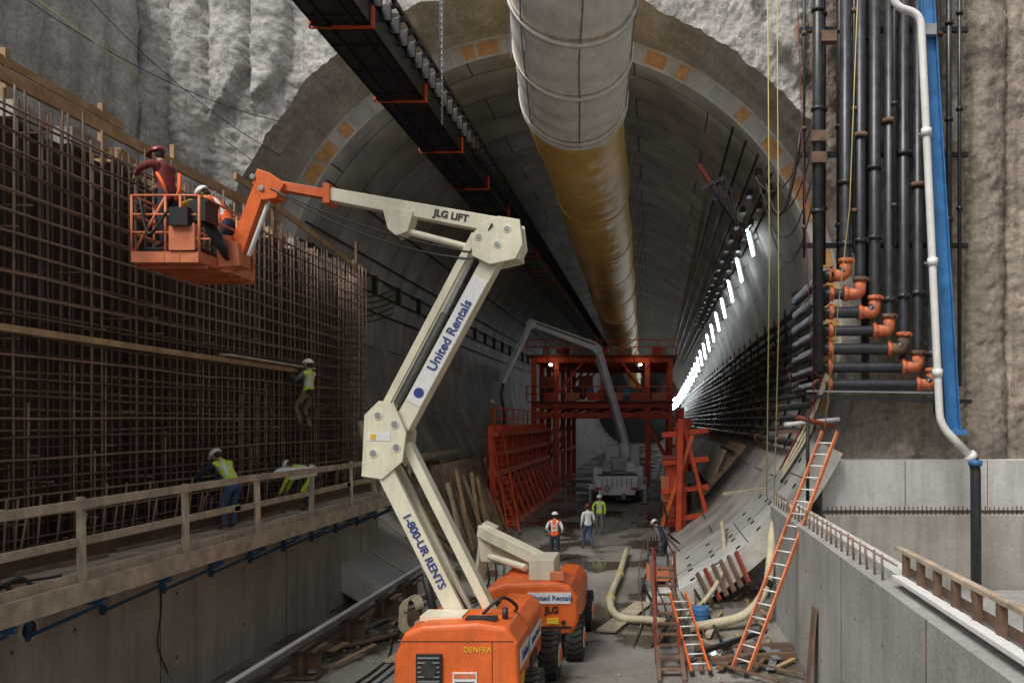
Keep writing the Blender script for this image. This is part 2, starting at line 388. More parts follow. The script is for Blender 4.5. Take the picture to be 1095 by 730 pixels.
for y in (8,10.4,12.6,14.8,17): mb.beam((-10.3,y,9.8),(-10.3,y,11.1),.09,.09,WOOD)
mb.beam((-9.5,18,10.75),(-9.5,25.4,10.1),.06,.16,WOOD); mb.beam((-9.5,19.8,9.9),(-9.5,19.8,11.1),.08,.08,WOODD); mb.beam((-9.5,25.3,9.9),(-9.5,25.3,10.9),.08,.08,WOODD)
for k in range(14):
    y=8+1.2*k; mb.box((-10.25,y,10.0+.1*random.random()),(.5,.7,.3),random.choice([WOODD,WOOD,CONC]),Matrix.Rotation(random.uniform(-.4,.4),3,'X'))
mb.build('top_timbers',root)
# work platform
root=empty('cantilevered_work_platform',(-8.4,15,3))
mb=MB()
for i,x in enumerate([-9.2,-8.94,-8.68,-8.42,-8.16,-7.9]):
    y=3+.5*(i%3)
    while y<26:
        L=3.6; mb.bb(x-.122,x+.122,y,min(y+L-.02,26.2),2.95+.004*(i%3),3.0+.006*random.random()+.004*(i%3),WOODL if random.random()<.6 else random.choice([CONCL,WOOD,CONC])); y+=L
mb.build('deck_planks',root)
mb=MB(); mb.beam((-7.72,3,2.88),(-7.72,26.2,2.88),.06,.28,WOODL); mb.beam((-9.1,3,3.12),(-9.1,25.6,3.12),.12,.2,WOODD); mb.beam((-8.95,3,3.32),(-8.95,19,3.30),.06,.06,WOODD); mb.beam((-7.85,3,3.07),(-7.85,26,3.07),.05,.13,WOODL)
for i in range(9): y=7+2.1*i; mb.beam((-9.0,y,3.05),(-8.9+.1*random.random(),y+1.6,3.05),.05,.06,REBARL)
mb.build('edge_boards',root)
mb=MB()
for i in range(8):
    y=8.4+2.4*i; mb.beam((-7.78,y,2.75),(-7.78+random.uniform(-.03,.03),y+random.uniform(-.04,.04),4.15+random.uniform(-.04,.08)),.055,.10,WOODL)
for y0_,y1_ in ((3,9.4),(9.2,15),(14.8,20.4),(20.2,25.8)):
    mb.beam((-7.71+random.uniform(-.01,.01),y0_,4.10+random.uniform(-.03,.03)),(-7.71,y1_,4.10+random.uniform(-.03,.03)),.04,.12,WOODL)
    mb.beam((-7.83,y0_,3.57+random.uniform(-.03,.03)),(-7.83,y1_,3.57+random.uniform(-.03,.03)),.04,.11,WOODL)
mb.beam((-9.1,25.9,4.3),(-7.7,25.9,4.0),.05,.13,WOOD); mb.beam((-7.9,22.6,2.95),(-8.5,22.9,5.2),.07,.11,WOODL)
mb.build('timber_guardrail',root)
mb=MB()
for i in range(14):
    y=5+1.55*i; mb.beam((-8.88,y,2.66),(-7.75,y,2.66),.06,.08,BLUED); mb.beam((-7.85,y,2.6),(-8.86,y,2.15),.04,.05,BLUED); mb.beam((-8.84,y,2.7),(-8.84,y,2.1),.06,.07,BLUED)
mb.build('support_brackets',root)
mb=MB(); mb.tube(spline([(-8.0,9.9,3.06),(-8.15,10.0,3.12),(-8.4,10.2,3.06),(-8.3,10.4,3.14),(-8.1,10.35,3.06)],5),.03,INK,6)
mb.tube(spline([(-8.1,9.8,3.06),(-8.3,10.1,3.1),(-8.5,10.6,3.05),(-8.2,11,3.06)],5),.02,INK,6)
mb.build('black_cable_bundle')
def cloth(name,fn,nu,nv,m):
    mb=MB(); vs=[fn(i/nu,j/nv) for j in range(nv+1) for i in range(nu+1)]
    mb.add(vs,[(j*(nu+1)+i,j*(nu+1)+i+1,(j+1)*(nu+1)+i+1,(j+1)*(nu+1)+i) for j in range(nv) for i in range(nu)],m,True)
    o=mb.build(name); s=o.modifiers.new('thick','SOLIDIFY'); s.thickness=.01; return o
cloth('white_tarp',lambda u,v:(-8.35+.62*min(v,.8)/.8+.02*math.sin(u*9),16.9+1.3*u+.05*math.sin(v*5),4.19-.10*(1-v)-.06*math.sin(u*7+v*3)*(1-v)-(max(0,v-.8)*1.2)),20,16,WHITE)
# right parapet walls
mb=MB(); mb.bb(3.15,3.8,-2,21.6,-.3,2.9,CONCP); mb.bb(3.45,3.8,-2,21.6,2.9,3.02,CONCL)
for y in (5,9.2,13.4,17.6): mb.bb(3.14,3.16,y,y+.02,0,2.9,WOODD)
for y in (7,11,12.5,15,16.5,19,20.3):
    for z in (.7,2.1): mb.cyl((3.142,y,z),(3.16,y,z),.03,WOODD,10)
mb.bb(3.8,13,-2,22.6,-.2,.4,CONCP)
mb.build('parapet_wall',recenter=False)
mb=MB()
y=11.5
while y<22:
    mb.tube([(3.3,y,2.9),(3.3+random.uniform(-.03,.03),y+random.uniform(-.03,.03),3.27)],.02,REBARL,6); y+=.42
mb.tube([(3.32,10.9,3.22),(3.32,21.6,3.2)],.016,REBARL,6)
mb.build('starter_bars')
mb=MB()
for i in range(11):
    y=4.9+.6*i; mb.beam((3.45,y,3.0),(3.45,y,3.42),.08,.09,WOODD)
mb.beam((3.45,4.2,3.44),(3.45,11.3,3.40),.10,.05,WOODL); mb.beam((3.52,4.2,3.12),(3.52,11.0,3.12),.04,.10,WOODD); mb.beam((3.35,4.2,3.05),(3.35,11.0,3.05),.14,.05,WHITE)
mb.build('parapet_timber_rail')
mb=MB(); mb.bb(4.9,13,23.2,25.0,2.6,4.05,CONCL); mb.bb(4.88,13,22.7,24.13,-.2,2.5,CONC)
for x in (7.3,9.7): mb.bb(x,x+.02,23.19,23.21,2.6,4.05,WOODD)
mb.bb(4.9,13,23.3,24.9,2.4,2.62,CONCP)
mb.build('abutment_wall',recenter=False)
mb=MB(); x=5.0
while x<12.5:
    mb.tube([(x,22.95,2.5),(x,22.95,2.70+random.uniform(0,.06))],.02,REBAR,5); x+=.13
mb.tube([(5,22.93,2.62),(12.5,22.93,2.62)],.02,REBAR,5)
mb.build('wall_dowel_bars')
# ---------------------------------------------------------------- duct
mb=MB()
path=[V((-2.32,22.9,14.5)),V((-2.25,22.0,14.6)),V((-2.1,20.5,14.85)),V((-1.96,18.9,15.25)),V((-1.7,17,15.9)),V((-1.5,15,17.2)),V((-1.45,13.5,19.2)),V((-1.4,12.9,22))]
P=spline(path,10); R=[1.50+.02*math.sin(i*1.3) for i in range(len(P))]; mb.tube(P,R,DUCTW,40)
for i in (0,4,20,31,43,54):
    d=(P[min(i+1,len(P)-1)]-P[max(i-1,0)]).normalized(); mb.tube([P[i]-d*.07,P[i]+d*.07],1.56,DUCTW,40); 
    mb.tube([P[i]+d*.13,P[i]+d*.17],1.535,WOODL,40)
for a in (.6,1.9,3.4,4.6,5.6):
    pts=[]
    for i,p in enumerate(P[:40]):
        d=(P[i+1]-P[max(i-1,0)]).normalized(); _,s,u=frame(d); pts.append(p+(s*math.cos(a)+u*math.sin(a))*1.53)
    mb.tube(pts,.02,GREY,5)
for x in (-3.9,-1.0): mb.tube([(x,21.5,15),(x,21.5,23)],.025,GREY,6)
mb.build('white_ventilation_duct')
mb=MB(); pts=[];R=[]
y=23.0
while y<150:
    pts.append(V((-2.34-.012*(y-23)+.03*math.sin(y*.7),y,14.5-min(1.6,.035*(y-23))+.05*math.sin(y*.45)))); R.append(1.42+.02*math.sin(y*1.1)+.012*math.sin(y*5)+.01*math.sin(y*9)); y+=.25
mb.tube(pts,R,DUCTY,36)
y=31
while y<140:
    c=min(pts,key=lambda p:abs(p.y-y)); mb.tube([(c.x,y-.02,c.z),(c.x,y+.02,c.z)],1.455,DUCTY,36)
    for s in(-1,1): mb.tube([(c.x+s*1.3,y,14.3),(c.x+s*1.9,y,17.2)],.02,GREY,5)
    y+=6
mb.build('yellow_ventilation_duct')
# conveyor
root=empty('belt_conveyor',(-6.9,30,14))
mb=MB(); mb.bb(-7.55,-6.35,8,130,14.0,14.08,BELT); mb.bb(-7.6,-7.52,8,130,14.0,14.95,BELT); mb.bb(-6.38,-6.30,8,130,14.0,14.5,BELT)
for y in [9+1.37*i for i in range(80)]: mb.bb(-7.5,-6.4,y,y+.05,13.96,14.0,BLACK)
mb.beam((-7.25,8,13.97),(-7.25,130,13.97),.06,.06,BLACK); mb.beam((-6.65,8,13.97),(-6.65,130,13.97),.06,.06,BLACK)
mb.build('conveyor_pan',root)
mb=MB()
for k in range(-2,26):
    y=17.6+4.1*k
    mb.bb(-7.66,-6.26,y,y+.06,13.90,13.95,RED); mb.bb(-7.66,-7.62,y,y+.06,13.9,14.4,RED); mb.bb(-6.28,-6.22,y,y+.06,13.9,14.4,RED)
    mb.beam((-7.6,y-.1,13.92),(-6.3,y+.25,13.92),.05,.03,BLACK)
mb.build('frame_bands',root)
mb=MB()
for i in range(150):
    y=9+.62*i
    mb.bb(-6.3,-6.08,y,y+.09,14.42,14.78,BLACK); mb.cyl((-6.4,y+.2,14.75),(-6.0,y+.2,14.9),.08,BLACK,8)
mb.beam((-6.05,8,14.95),(-6.05,110,14.95),.08,.1,BLACK); mb.bb(-7.5,-6.3,8,130,14.7,14.74,RUBBER)
mb.build('idler_rollers',root)
mb=MB()
for y in (16,22.5,33,44,55):
    for x in (-7.6,-6.1): mb.tube([(x,y,14.8),(x+.1,y,22 if y<24 else 16.4)],.022,GREY,5)
mb.build('hanger_rods',root)
mb=MB()
for i in range(95):
    z=13.2+.085*i; o=.03 if i%2 else 0
    mb.tube([(-5.75-o,21.5-.03+o,z),(-5.75+o,21.5,z+.1)],.022,GREY,5)
mb.build('hoist_chain')
# ---------------------------------------------------------------- pipes on the right
root=empty('slurry_pipe_manifold',(6.5,23,8))
mb=MB(); mo=MB()
for i in range(7):
    X=5.45+.43*i; z=9.35-.52*i; y=22.7+.05*i; Xl=4.85
    if i==6: z=6.25
    pts=fillet([(X,y,22),(X,y,z),(Xl,y,z),(Xl+.05,27.5,z)],.3,6)
    mb.tube(pts,.15 if i%2 else .165,PIPEB,16)
    cl=[((X,y,z+.42),(0,0,1)),((X-.42,y,z),(1,0,0)),((Xl+.2,y,z),(1,0,0)),((Xl+.02,y+.45,z),(0,1,0)),((X,y,z+.9+.62*(i%3)),(0,0,1))]
    for c,d in cl:
        c=V(c);d=V(d); m_=COUP if d.x or i%2==0 else WOODD
        if abs(c.x-X)<.01 and c.z>z+.6: m_=PIPEB
        mo.tube([c-d*.06,c+d*.06],.205,m_,14)
        mo.box(c+V((0,-.20,0)),(.09,.06,.10),m_); mo.box(c+V((0,0,.2)) if d.x else c+V((.2,0,0)),(.08,.08,.09),m_)
    mo.tube(fillet([(X,y,z+.36),(X,y,z),(X-.36,y,z)],.3,6),.172,COUP if i!=4 else WOODD,14)
    mb.tube([(X,y,12+.45*((i*3)%5)-.06),(X,y,12+.45*((i*3)%5)+.06)],.22,WOODD if i%2 else PIPEB,12)
for X,y,zb,r in [(4.62,22.5,6.6,.15),(4.95,23.4,9.8,.09),(5.45,23.4,9.6,.10),(5.7,22.7,10,.06),(6.2,23.4,6.2,.12),(6.85,22.7,10.2,.06),(8.25,23.2,5.4,.12),(8.55,23.1,5.9,.08),(8.9,23.2,6.2,.06),(7.9,22.6,10,.05),(7.3,23.4,7,.10),(4.4,23.4,10,.04)]:
    mb.tube([(X,y,22),(X,y,zb)],r,PIPEB,10)
    for z in (10.5,13.4,16.2): mb.tube([(X,y,z+X%1-.05),(X,y,z+X%1+.05)],r+.04,PIPEB if int(X*7)%3 else WOODD,10)
mb.build('black_pipes',root); mo.build('orange_couplings',root)
mb=MB()
for z in (16.8,13.1,10.4): mb.beam((4.3,23.6,z),(9.3,23.6,z),.12,.14,BLACK)
for x,z in [(4.62,13.2),(4.62,12.6),(4.9,16)]: mb.box((x,22.4,z),(.42,.25,.3),WOODD)
for i in range(7): mb.beam((4.2,23.3,6.2+.47*i),(4.2,24.3,6.2+.47*i),.06,.06,BLACK)
mb.beam((4.3,22.6,5.9),(9.0,22.6,5.75),.14,.12,BLACK); mb.beam((4.3,22.5,6.05),(7.9,22.5,6.0),.05,.05,GREY)
mb.build('pipe_supports',root)
mb=MB(); mc=MB()
for i in range(13):
    z=4.5+.40*i; 
    def X_(zz): return CX+math.sqrt(9.2**2-(zz-CZ)**2)-.32
    r=.085 if i%3 else .12
    mb.tube([(X_(z)-.02,24.6,z),(X_(z),60,z),(X_(z),140,z)],r,PIPEB,8)
    for y in [28+6*k+(i%4) for k in range(12)]: mb.tube([(X_(z),y,z),(X_(z),y+.12,z)],r+.035,WOODD if i%3 else COUP,8)
for y in [27.6+3*k for k in range(22)]:
    pts=[(X_(z)+.18,y,z) for z in [4.3+.4*i for i in range(15)]]; mc.tube(pts,.05,BLACK,6)
mb.build('tunnel_service_pipes',root); mc.build('wall_brackets',root)
# blue waler + white pipe
mb=MB(); mb.beam((7.45,22,17.5),(8.22,22,4.85),.12,.34,BLUE,up=(1,0,0)); mb.beam((7.27,21.9,17.5),(8.04,21.9,4.85),.2,.03,BLUE,up=(1,0,0)); mb.beam((7.63,21.9,17.5),(8.40,21.9,4.85),.2,.03,BLUE,up=(1,0,0))
mb.box((7.55,21.8,15.9),(.3,.2,.3),GREY); mb.box((8.25,21.8,4.9),(.5,.3,.15),BLUE); mb.build('blue_steel_strut')
mb=MB(); P=fillet([(6.5,21.5,17.5),(6.45,21.5,16.4),(7.2,21.5,16.2),(7.72,21.5,5.1),(8.55,21.5,4.25)],.35,6); mb.tube(P,.105,WHITEP,14)
for z,x in((13,7.35),(9.5,7.52),(6.5,7.65)): mb.tube([(x,21.5,z-.1),(x,21.5,z+.1)],.14,WHITEP,14); mb.box((x,21.65,z),(.36,.06,.05),GREY)
mb.tube([(8.5,21.5,4.3),(8.62,21.5,4.18)],.17,WHITEP,14); mb.tube(fillet([(8.6,21.5,4.22),(8.68,21.5,3.9),(8.7,21.5,.4)],.2),.14,PIPEB,14)
mb.tube([(8.65,21.45,4.0),(8.66,21.45,4.15)],.18,BLUE,14)
mb.build('white_drain_pipe')
mb=MB()
mb.tube([(3.2,22.5,17.5),(3.25,22.5,10),(3.1,22.0,3.1)],.018,ROPE,5); mb.tube([(3.45,22.4,17.5),(3.5,22.4,8),(3.3,22,2.8)],.014,ROPE,5); mb.tube([(4.0,22.4,17.6),(4.3,22.4,9.5),(4.5,22.2,5)],.014,MAROON,5)
mb.tube([(5.55,21.6,17.6),(5.3,21.6,11),(4.6,21.5,5)],.015,ROPE,5)
for k in range(4): mb.tube(sag((3.0+.1*k,24.0,12.6-.2*k),(4.6,22.8,14-.7*k),1.2+.3*k),.022,INK,5)
mb.tube(sag((3.3,23.5,12.2),(4.2,22.8,13.6),1.6),.05,INK,6)
mb.build('hanging_ropes_and_cables')
mb=MB()
for i in range(2): mb.tube(sag((-15.3,20-2*i,17-1.5*i),(-11,23.4,13+i),.5),.012,INK,5)
mb.tube([(-15.2,15,15.8),(-9.8,22,11.4)],.012,ROPE,4)
mb.build('overhead_wires')
# ---------------------------------------------------------------- tunnel lights & fittings
mb=MB(); ml=MB()
root=empty('tunnel_light_string',(4,60,10))
for i in range(28):
    y=34.5+5.0*i; a=math.radians(29.5-min(30,i*1.5)); r=RI-.42-min(1.5,.07*i)
    c=V((CX+r*math.cos(a),y,CZ+r*math.sin(a))); t=V((-math.sin(a)*.5,-.5,math.cos(a)*.8)).normalized(); h=.62+.02*i
    ml.tube([c-t*h,c+t*h],.05+.003*i,LAMP,8); mb.beam(c-t*h+V((.12,0,.0)),c+t*h+V((.12,0,0)),.12,.05,GREY)
    mb.beam(c+V((.1,0,0)),c+V((math.cos(a)*(RI-r),0,math.sin(a)*(RI-r))),.04,.04,BLACK)
mb.build('fixture_housings',root); ml.build('tubes',root)
mb=MB()
for i in range(18):
    y=28+2.5*i
    for a in (33,37):
        A=math.radians(a); mb.box((CX+(RI-.2)*math.cos(A),y+.4*(a%2),CZ+(RI-.2)*math.sin(A)),(.2,.5,.25),BLACK)
for a in (31,34,39,43,47): 
    A=math.radians(a); mb.tube([(CX+(RI-.14)*math.cos(A),27.2,CZ+(RI-.14)*math.sin(A)),(CX+(RI-.14)*math.cos(A),120,CZ+(RI-.14)*math.sin(A))],.05,BLACK,6)
for a in (158,162,166,171,148):
    A=math.radians(a); mb.tube([(CX+(RI-.12)*math.cos(A),27.2,CZ+(RI-.12)*math.sin(A)),(CX+(RI-.12)*math.cos(A),120,CZ+(RI-.12)*math.sin(A))],.04,BLACK,6)
for i in range(16):
    y=28+3.2*i; A=math.radians(164); mb.box((CX+(RI-.25)*math.cos(A),y,CZ+(RI-.25)*math.sin(A)),(.2,.2,.8),BLACK)
for i in range(5):
    z=9.2+.25*i; mb.tube(sag((-12.0,27.3,z),(-11.2,34,z+.6),.5),.03,BLACK,5)
mb.build('tunnel_cable_trays')
mb=MB(); mb.beam((1.5,27.3,14.0),(2.5,27.6,12.6),.1,.12,REDD); mb.beam((1.6,27.4,13.2),(2.4,27.4,13.6),.1,.1,BLACK); mb.box((2.2,27.6,13.1),(.35,.3,.4),BLACK)
for k in range(6): mb.tube(spline([(1.6+.2*k,27.5,14.3-.2*k),(2.0+.2*k,27.4,13.2-.3*k),(2.8+.12*k,27.6,12.0)],5),.03,BLACK,5)
mb.build('cable_junction_rack')
# ---------------------------------------------------------------- gantry
root=empty('red_formwork_gantry',(-3.7,60,.5))
mb=MB(); x0,x1=-8.5,1.1
for y in (56,60,64,68):
    for x in (x0,x0+1.6,x1-1.6,x1): mb.beam((x,y,.45),(x,y,9.6),.34,.34,RED,up=(0,1,0))
    for z in (5.6,6.3,9.5): mb.beam((x0,y-.02,z),(x1,y-.02,z),.28,.38,RED)
    for x in [x0+1.2*i for i in range(8)]: mb.beam((x,y,5.75),(x+1.2,y,6.2),.1,.1,RED)
    mb.beam((x0,y,2),(x0+1.6,y,5),.18,.18,RED); mb.beam((x1,y,2),(x1-1.6,y,5),.18,.18,RED)
    mb.beam((x0+1.6,y,7),(x0+3.4,y,9.3),.16,.16,RED); mb.beam((x1-1.6,y,7),(x1-3.4,y,9.3),.16,.16,RED)
    mb.beam((-3.7,y,6.4),(-3.7,y,9.5),.2,.2,RED,up=(0,1,0))
for x in (x0,x0+1.6,x1-1.6,x1):
    for z in (.7,3.0,5.6,9.5): mb.beam((x,55.8,z),(x,68,z),.3,.26,RED)
mb.bb(x0-.3,x1+.3,55.3,68,6.5,6.58,REDD); mb.bb(x0-.5,x1+.5,55.3,68,9.72,9.8,REDD)
mb.build('steel_frame',root)
mb=MB()
for z in (6.55,9.8):
    for h in (.55,1.05): mb.tube([(x0-.4,55.3,z+h),(x1+.4,55.3,z+h)],.04,RED if z>9 else ORANGE,6)
    for i in range(9): mb.tube([(x0-.4+1.3*i,55.3,z),(x0-.4+1.3*i,55.3,z+1.08)],.04,RED,6)
for i in range(6): mb.box((-7.2+1.5*i,55.25,6.9),(1.0,.08,.55),ORANGE2 if i%2 else RED)
mb.box((-7.6,57,7.6),(1.2,1,1.6),REDD); mb.box((-.3,57,7.5),(1.4,1,1.5),BLACK); mb.box((-5.0,58,8.0),(1.0,.6,1.0),REDD)
for i in range(5): mb.tube(sag((x0+1+1.5*i,55.2,9.6),(x0+2.3+1.5*i,55.2,9.4),.8),.04,INK,5)
for i in range(14): mb.box((random.uniform(-8,1),random.uniform(55.8,57),6.85+random.random()*.5),(.4+random.random()*.5,.4,.3+random.random()*.6),random.choice([REDD,BLACK,RED,WOODD,BLUE]))
for i in range(8): mb.box((random.uniform(-8,1),56.0,10.1),(.3+random.random()*.6,.4,.3+random.random()*.4),random.choice([REDD,BLACK,RED,WOOD]))
mb.build('handrails_and_equipment',root)
mb=MB(); 
for x in (-7.2,-1.0): mb.box((x,55.1,9.1),(.22,.1,.12),LAMP2)
mb.build('work_lamps',root)
def sideform(name,X,y0,y1,zt,sgn,dx):
    root=empty(name,(X,(y0+y1)/2,.4)); mb=MB(); n=int((y1-y0)/1.5)
    for i in range(n+1):
        y=y0+i*(y1-y0)/n
        mb.beam((X,y,.4),(X+sgn*.15,y,zt+.6),.26,.30,RED,up=(0,1,0)); mb.beam((X-sgn*dx,y,.45),(X+sgn*.1,y,zt-1.3),.12,.14,RED,up=(0,1,0)); mb.beam((X-sgn*dx,y,.5),(X,y,.5),.16,.16,RED)
        mb.box((X-sgn*dx,y,.55),(.25,.25,.3),ORANGE2)
        if i<n: mb.beam((X-sgn*.16,y,1.0),(X-sgn*.16,y+(y1-y0)/n,2.9),.08,.08,ORANGE2)
    for z in (1.0,1.9,2.8,3.7,4.6): mb.beam((X-sgn*.14,y0-.3,z),(X-sgn*.14,y1+.3,z),.2,.24,RED if z!=2.8 else ORANGE)
    for h in (.9,1.4): mb.tube([(X,y0,zt+h),(X,y1,zt+h)],.035,RED,6)
    for i in range(0,n+1): mb.tube([(X,y0+i*(y1-y0)/n,zt),(X,y0+i*(y1-y0)/n,zt+1.4)],.035,RED,6)
    mb.bb(min(X,X+sgn*1.2),max(X,X+sgn*1.2),y0,y1,zt+.02,zt+.08,WOODD)
    mb.build('frames',root); mb=MB(); mb.beam((X+sgn*.35,y0,.3+zt/2),(X+sgn*.35,y1,.3+zt/2),.08,zt,REDD); mb.build('form_panel',root)
sideform('red_wall_formwork',-7.35,36.5,54,4.4,-1,1.0)
sideform('red_wall_formwork.001',1.35,37,50,4.4,1,.8)
mb=MB()
for k in range(5):
    y=33.5+.7*k
    mb.beam((1.0,y,.6+.05*k),(1.1+.12*k,y,5.3),.25,.34,RED,up=(0,1,0))
mb.box((.9,34.8,2.0),(.9,1.8,2.6),RED); mb.box((1.2,34.9,4.3),(.6,.8,1.6),RED); mb.box((.45,33.85,2.3),(.35,.06,1.1),ORANGE2); mb.cyl((.3,33.8,3.6),(1.5,33.8,3.6),.16,REDD)
for z in (1.0,2.2,3.4,4.6): mb.beam((.3,33.7,z),(2.3,33.9,z+.2),.2,.22,RED)
mb.beam((.2,33.6,.4),(1.6,33.6,4.6),.18,.18,ORANGE); mb.beam((2.2,33.7,1.2),(1.2,33.7,5.2),.18,.18,RED)
mb.box((.6,33.7,1.4),(.5,.3,.6),REDD); mb.box((1.5,33.7,2.8),(.4,.3,.5),BLACK); mb.tube(spline([(.3,33.5,3.4),(.1,33.3,2.4),(.5,33.2,1.2),(.2,33,.4)]),.05,INK,6)
mb.build('formwork_travel_carriage',bevel=.03)
mb=MB()
for i in range(16):
    y=28.5+.5*i
    mb.beam((-7.2,y,.5),(-9.9,y,3.4),.08,.2,WOOD); mb.beam((-7.1,y,.3),(-8.0,y,3.6),.07,.12,WOODD)
for z,x in ((.7,-7.3),(1.4,-7.95),(2.1,-8.6),(2.8,-9.25),(3.5,-9.9)): mb.beam((x,28,z+.15),(x,37,z+.15),.10,.14,WOOD)
mb.bb(-10.3,-8.9,28,37,3.75,3.8,WOOD); mb.beam((-8.9,28,3.85),(-8.9,37,3.85),.06,.2,WOODL)
for i in range(14): mb.beam((-6.9+.1*random.random(),28.6+.6*i,.3),(-7.3-.8*random.random(),28.9+.6*i,2.6+random.random()),.08,.12,WOOD if i%3 else WOODL)
mb.build('timber_invert_formwork')
mb=MB()
for i in range(12):
    y=36+.6*i; mb.beam((2.2,y,1.9),(4.1,y,4.1),.08,.16,WOOD); mb.beam((2.4,y,2.0),(3.2,y,3.9),.07,.12,WOODL)
for z,x in ((2.2,2.4),(2.9,3.0),(3.6,3.6)): mb.beam((x,35.6,z+.2),(x,43,z+.2),.1,.14,WOODD)
mb.build('timber_invert_formwork.001')
# ---------------------------------------------------------------- concrete pump truck
root=empty('concrete_pump_truck',(-2.1,46,.5)); tx=-2.1
mb=MB(); mb.bb(tx-1.15,tx+1.15,45.2,53,1.35,1.7,GREY); mb.bb(tx-1.2,tx+1.2,46.5,52,1.7,2.35,LGREY); mb.bb(tx-1.1,tx+1.1,52,54.3,1.4,3.6,LGREY)
mb.prism([(tx-1.0,1.1),(tx+1.0,1.1),(tx+1.25,2.15),(tx-1.25,2.15)],44.1,45.3,LGREY); mb.bb(tx-1.1,tx+1.1,44.2,45.2,2.16,2.2,BLACK)
mb.bb(tx-1.42,tx-.9,45.6,47,1.2,2.5,LGREY); mb.bb(tx+.9,tx+1.42,45.6,47,1.2,2.5,LGREY)
mb.bb(tx-.5,tx+.5,46,47.4,2.35,3.1,GREY); mb.bb(tx-.9,tx-.35,45.4,46,2.3,2.9,GREY); mb.bb(tx+.5,tx+1.0,45.3,45.9,2.3,2.8,WHITE)
mb.cyl((tx-.55,44.05,1.5),(tx-.55,43.7,1.5),.16,GREY); mb.cyl((tx+.4,45.2,1.3),(tx+.4,43.6,1.0),.12,GREY)
for s in(-1,1): mb.box((tx+s*.95,44.1,1.45),(.28,.06,.18),RED)
for k in range(7): mb.box((tx-.8+.27*k,44.07,1.75),(.05,.05,.5),GREY)
mb.build('body_and_hopper',root,bevel=.03)
mb=MB()
for s in(-1,1):
    for y in (46.2,47.5,52.8):
        mb.tube([(tx+s*.7,y,.98),(tx+s*.72,y,.98),(tx+s*1.2,y,.98),(tx+s*1.22,y,.98)],[.42,.52,.52,.42],RUBBER,20); mb.cyl((tx+s*1.2,y,.98),(tx+s*1.24,y,.98),.22,LGREY)
mb.build('wheels',root)
mb=MB()
for s in(-1,1):
    for y in(45.0,51): mb.beam((tx+s*.9,y,1.5),(tx+s*1.6,y,1.5),.25,.25,LGREY); mb.beam((tx+s*1.55,y,1.6),(tx+s*1.55,y,.55),.15,.15,GREY); mb.cyl((tx+s*1.55,y,.48),(tx+s*1.55,y,.56),.25,BLACK)
mb.build('outriggers',root)
mb=MB(); B=[(-1.75,46.6,2.9),(-1.7,46.6,3.9),(-3.26,45.4,9.3),(-6.9,44.6,10.6),(-8.45,44.4,7.3)]
mb.cyl(B[0],B[1],.35,LGREY); mb.beam(B[1],B[2],.30,.42,LGREY,w2=.26,h2=.32); mb.beam(B[2],B[3],.24,.30,LGREY,w2=.2,h2=.22); mb.beam(B[3],B[4],.18,.22,LGREY,w2=.14,h2=.16)
for b in B[2:4]: mb.cyl(V(b)+V((0,-.25,0)),V(b)+V((0,.25,0)),.26,LGREY)
mb.tube([(-2.1,46.2,4.0),(-2.6,45.9,6.5),(-3.3,45.1,8.6)],.08,GREY,8); mb.tube([(-1.4,46.2,3.6),(-3.0,45.1,9.1),(-3.3,45.0,9.6),(-6.9,44.3,10.85),(-8.7,44.1,7.2)],.06,LGREY,8)
mb.tube(spline([(-8.45,44.4,7.3),(-8.55,44.4,6.6),(-8.4,44.4,5.6),(-8.45,44.4,4.8)]),.08,BLACK,8)
mb.build('placing_boom',root)
# ---------------------------------------------------------------- boom lifts
def wheel(mb,x,y,z,r,w,sx):
    mb.tube([(x-w/2,y,z),(x-w/2+.05,y,z),(x+w/2-.05,y,z),(x+w/2,y,z)],[r*.84,r,r,r*.84],RUBBER,28)
    for k in range(22):
        a=2*math.pi*k/22
        for s in(-1,1):
            R_=Matrix.Rotation(-a,3,'X')@Matrix.Rotation(s*.5,3,'Z')
            mb.box((x+s*w*.24,y+math.sin(a)*(r+.005),z+math.cos(a)*(r+.005)),(w*.5,.06,.06),RUBBER,R_)
    mb.cyl((x-w/2-.01,y,z),(x+w/2+.01,y,z),r*.52,CREAM,20); mb.cyl((x-w/2-.05,y,z),(x+w/2+.05,y,z),r*.22,ORANGE,14)
def lift_base(root,cx,cy,wy=1.25):
    mb=MB()
    for sx in(-1,1):
        for sy in(-1,1): wheel(mb,cx+sx*.98,cy+sy*wy,.46,.46,.38,sx)
    mb.build('wheels',root)
    mb=MB(); mb.bb(cx-.55,cx+.55,cy-wy-.35,cy+wy+.35,.36,.60,BLACK); mb.bb(cx-.8,cx+.8,cy-wy-.1,cy-wy+.1,.4,.55,BLACK); mb.bb(cx-.8,cx+.8,cy+wy-.1,cy+wy+.1,.4,.55,BLACK); mb.cyl((cx,cy,.58),(cx,cy,.70),.5,BLACK,28)
    mb.build('chassis',root,bevel=.02)
root=empty('articulating_boom_lift',(-3.3,14,0))
lift_base(root,-3.1,14.9)
mb=MB()
mb.prism([(-4.22,.66),(-2.24,.66),(-2.18,.95),(-2.20,1.62),(-2.38,1.88),(-2.85,1.95),(-3.75,1.90),(-4.05,1.78),(-4.20,1.4)],12.8,13.9,ORANGE)
mb.prism([(-4.18,.68),(-3.68,.68),(-3.68,1.78),(-4.05,1.73),(-4.16,1.4)],13.93,15.6,ORANGE); mb.prism([(-2.9,.68),(-2.23,.68),(-2.23,1.62),(-2.42,1.80),(-2.9,1.83)],13.93,15.7,ORANGE)
mb.bb(-3.66,-2.92,13.92,15.5,.67,1.1,BLACK)
mb.build('turret_covers',root,bevel=.08)
mb=MB(); mb.bb(-3.83,-3.42,12.75,12.81,.98,1.46,BLACK)
for i in range(6): mb.bb(-3.80,-3.45,12.73,12.76,1.02+.075*i,1.04+.075*i,GREY)
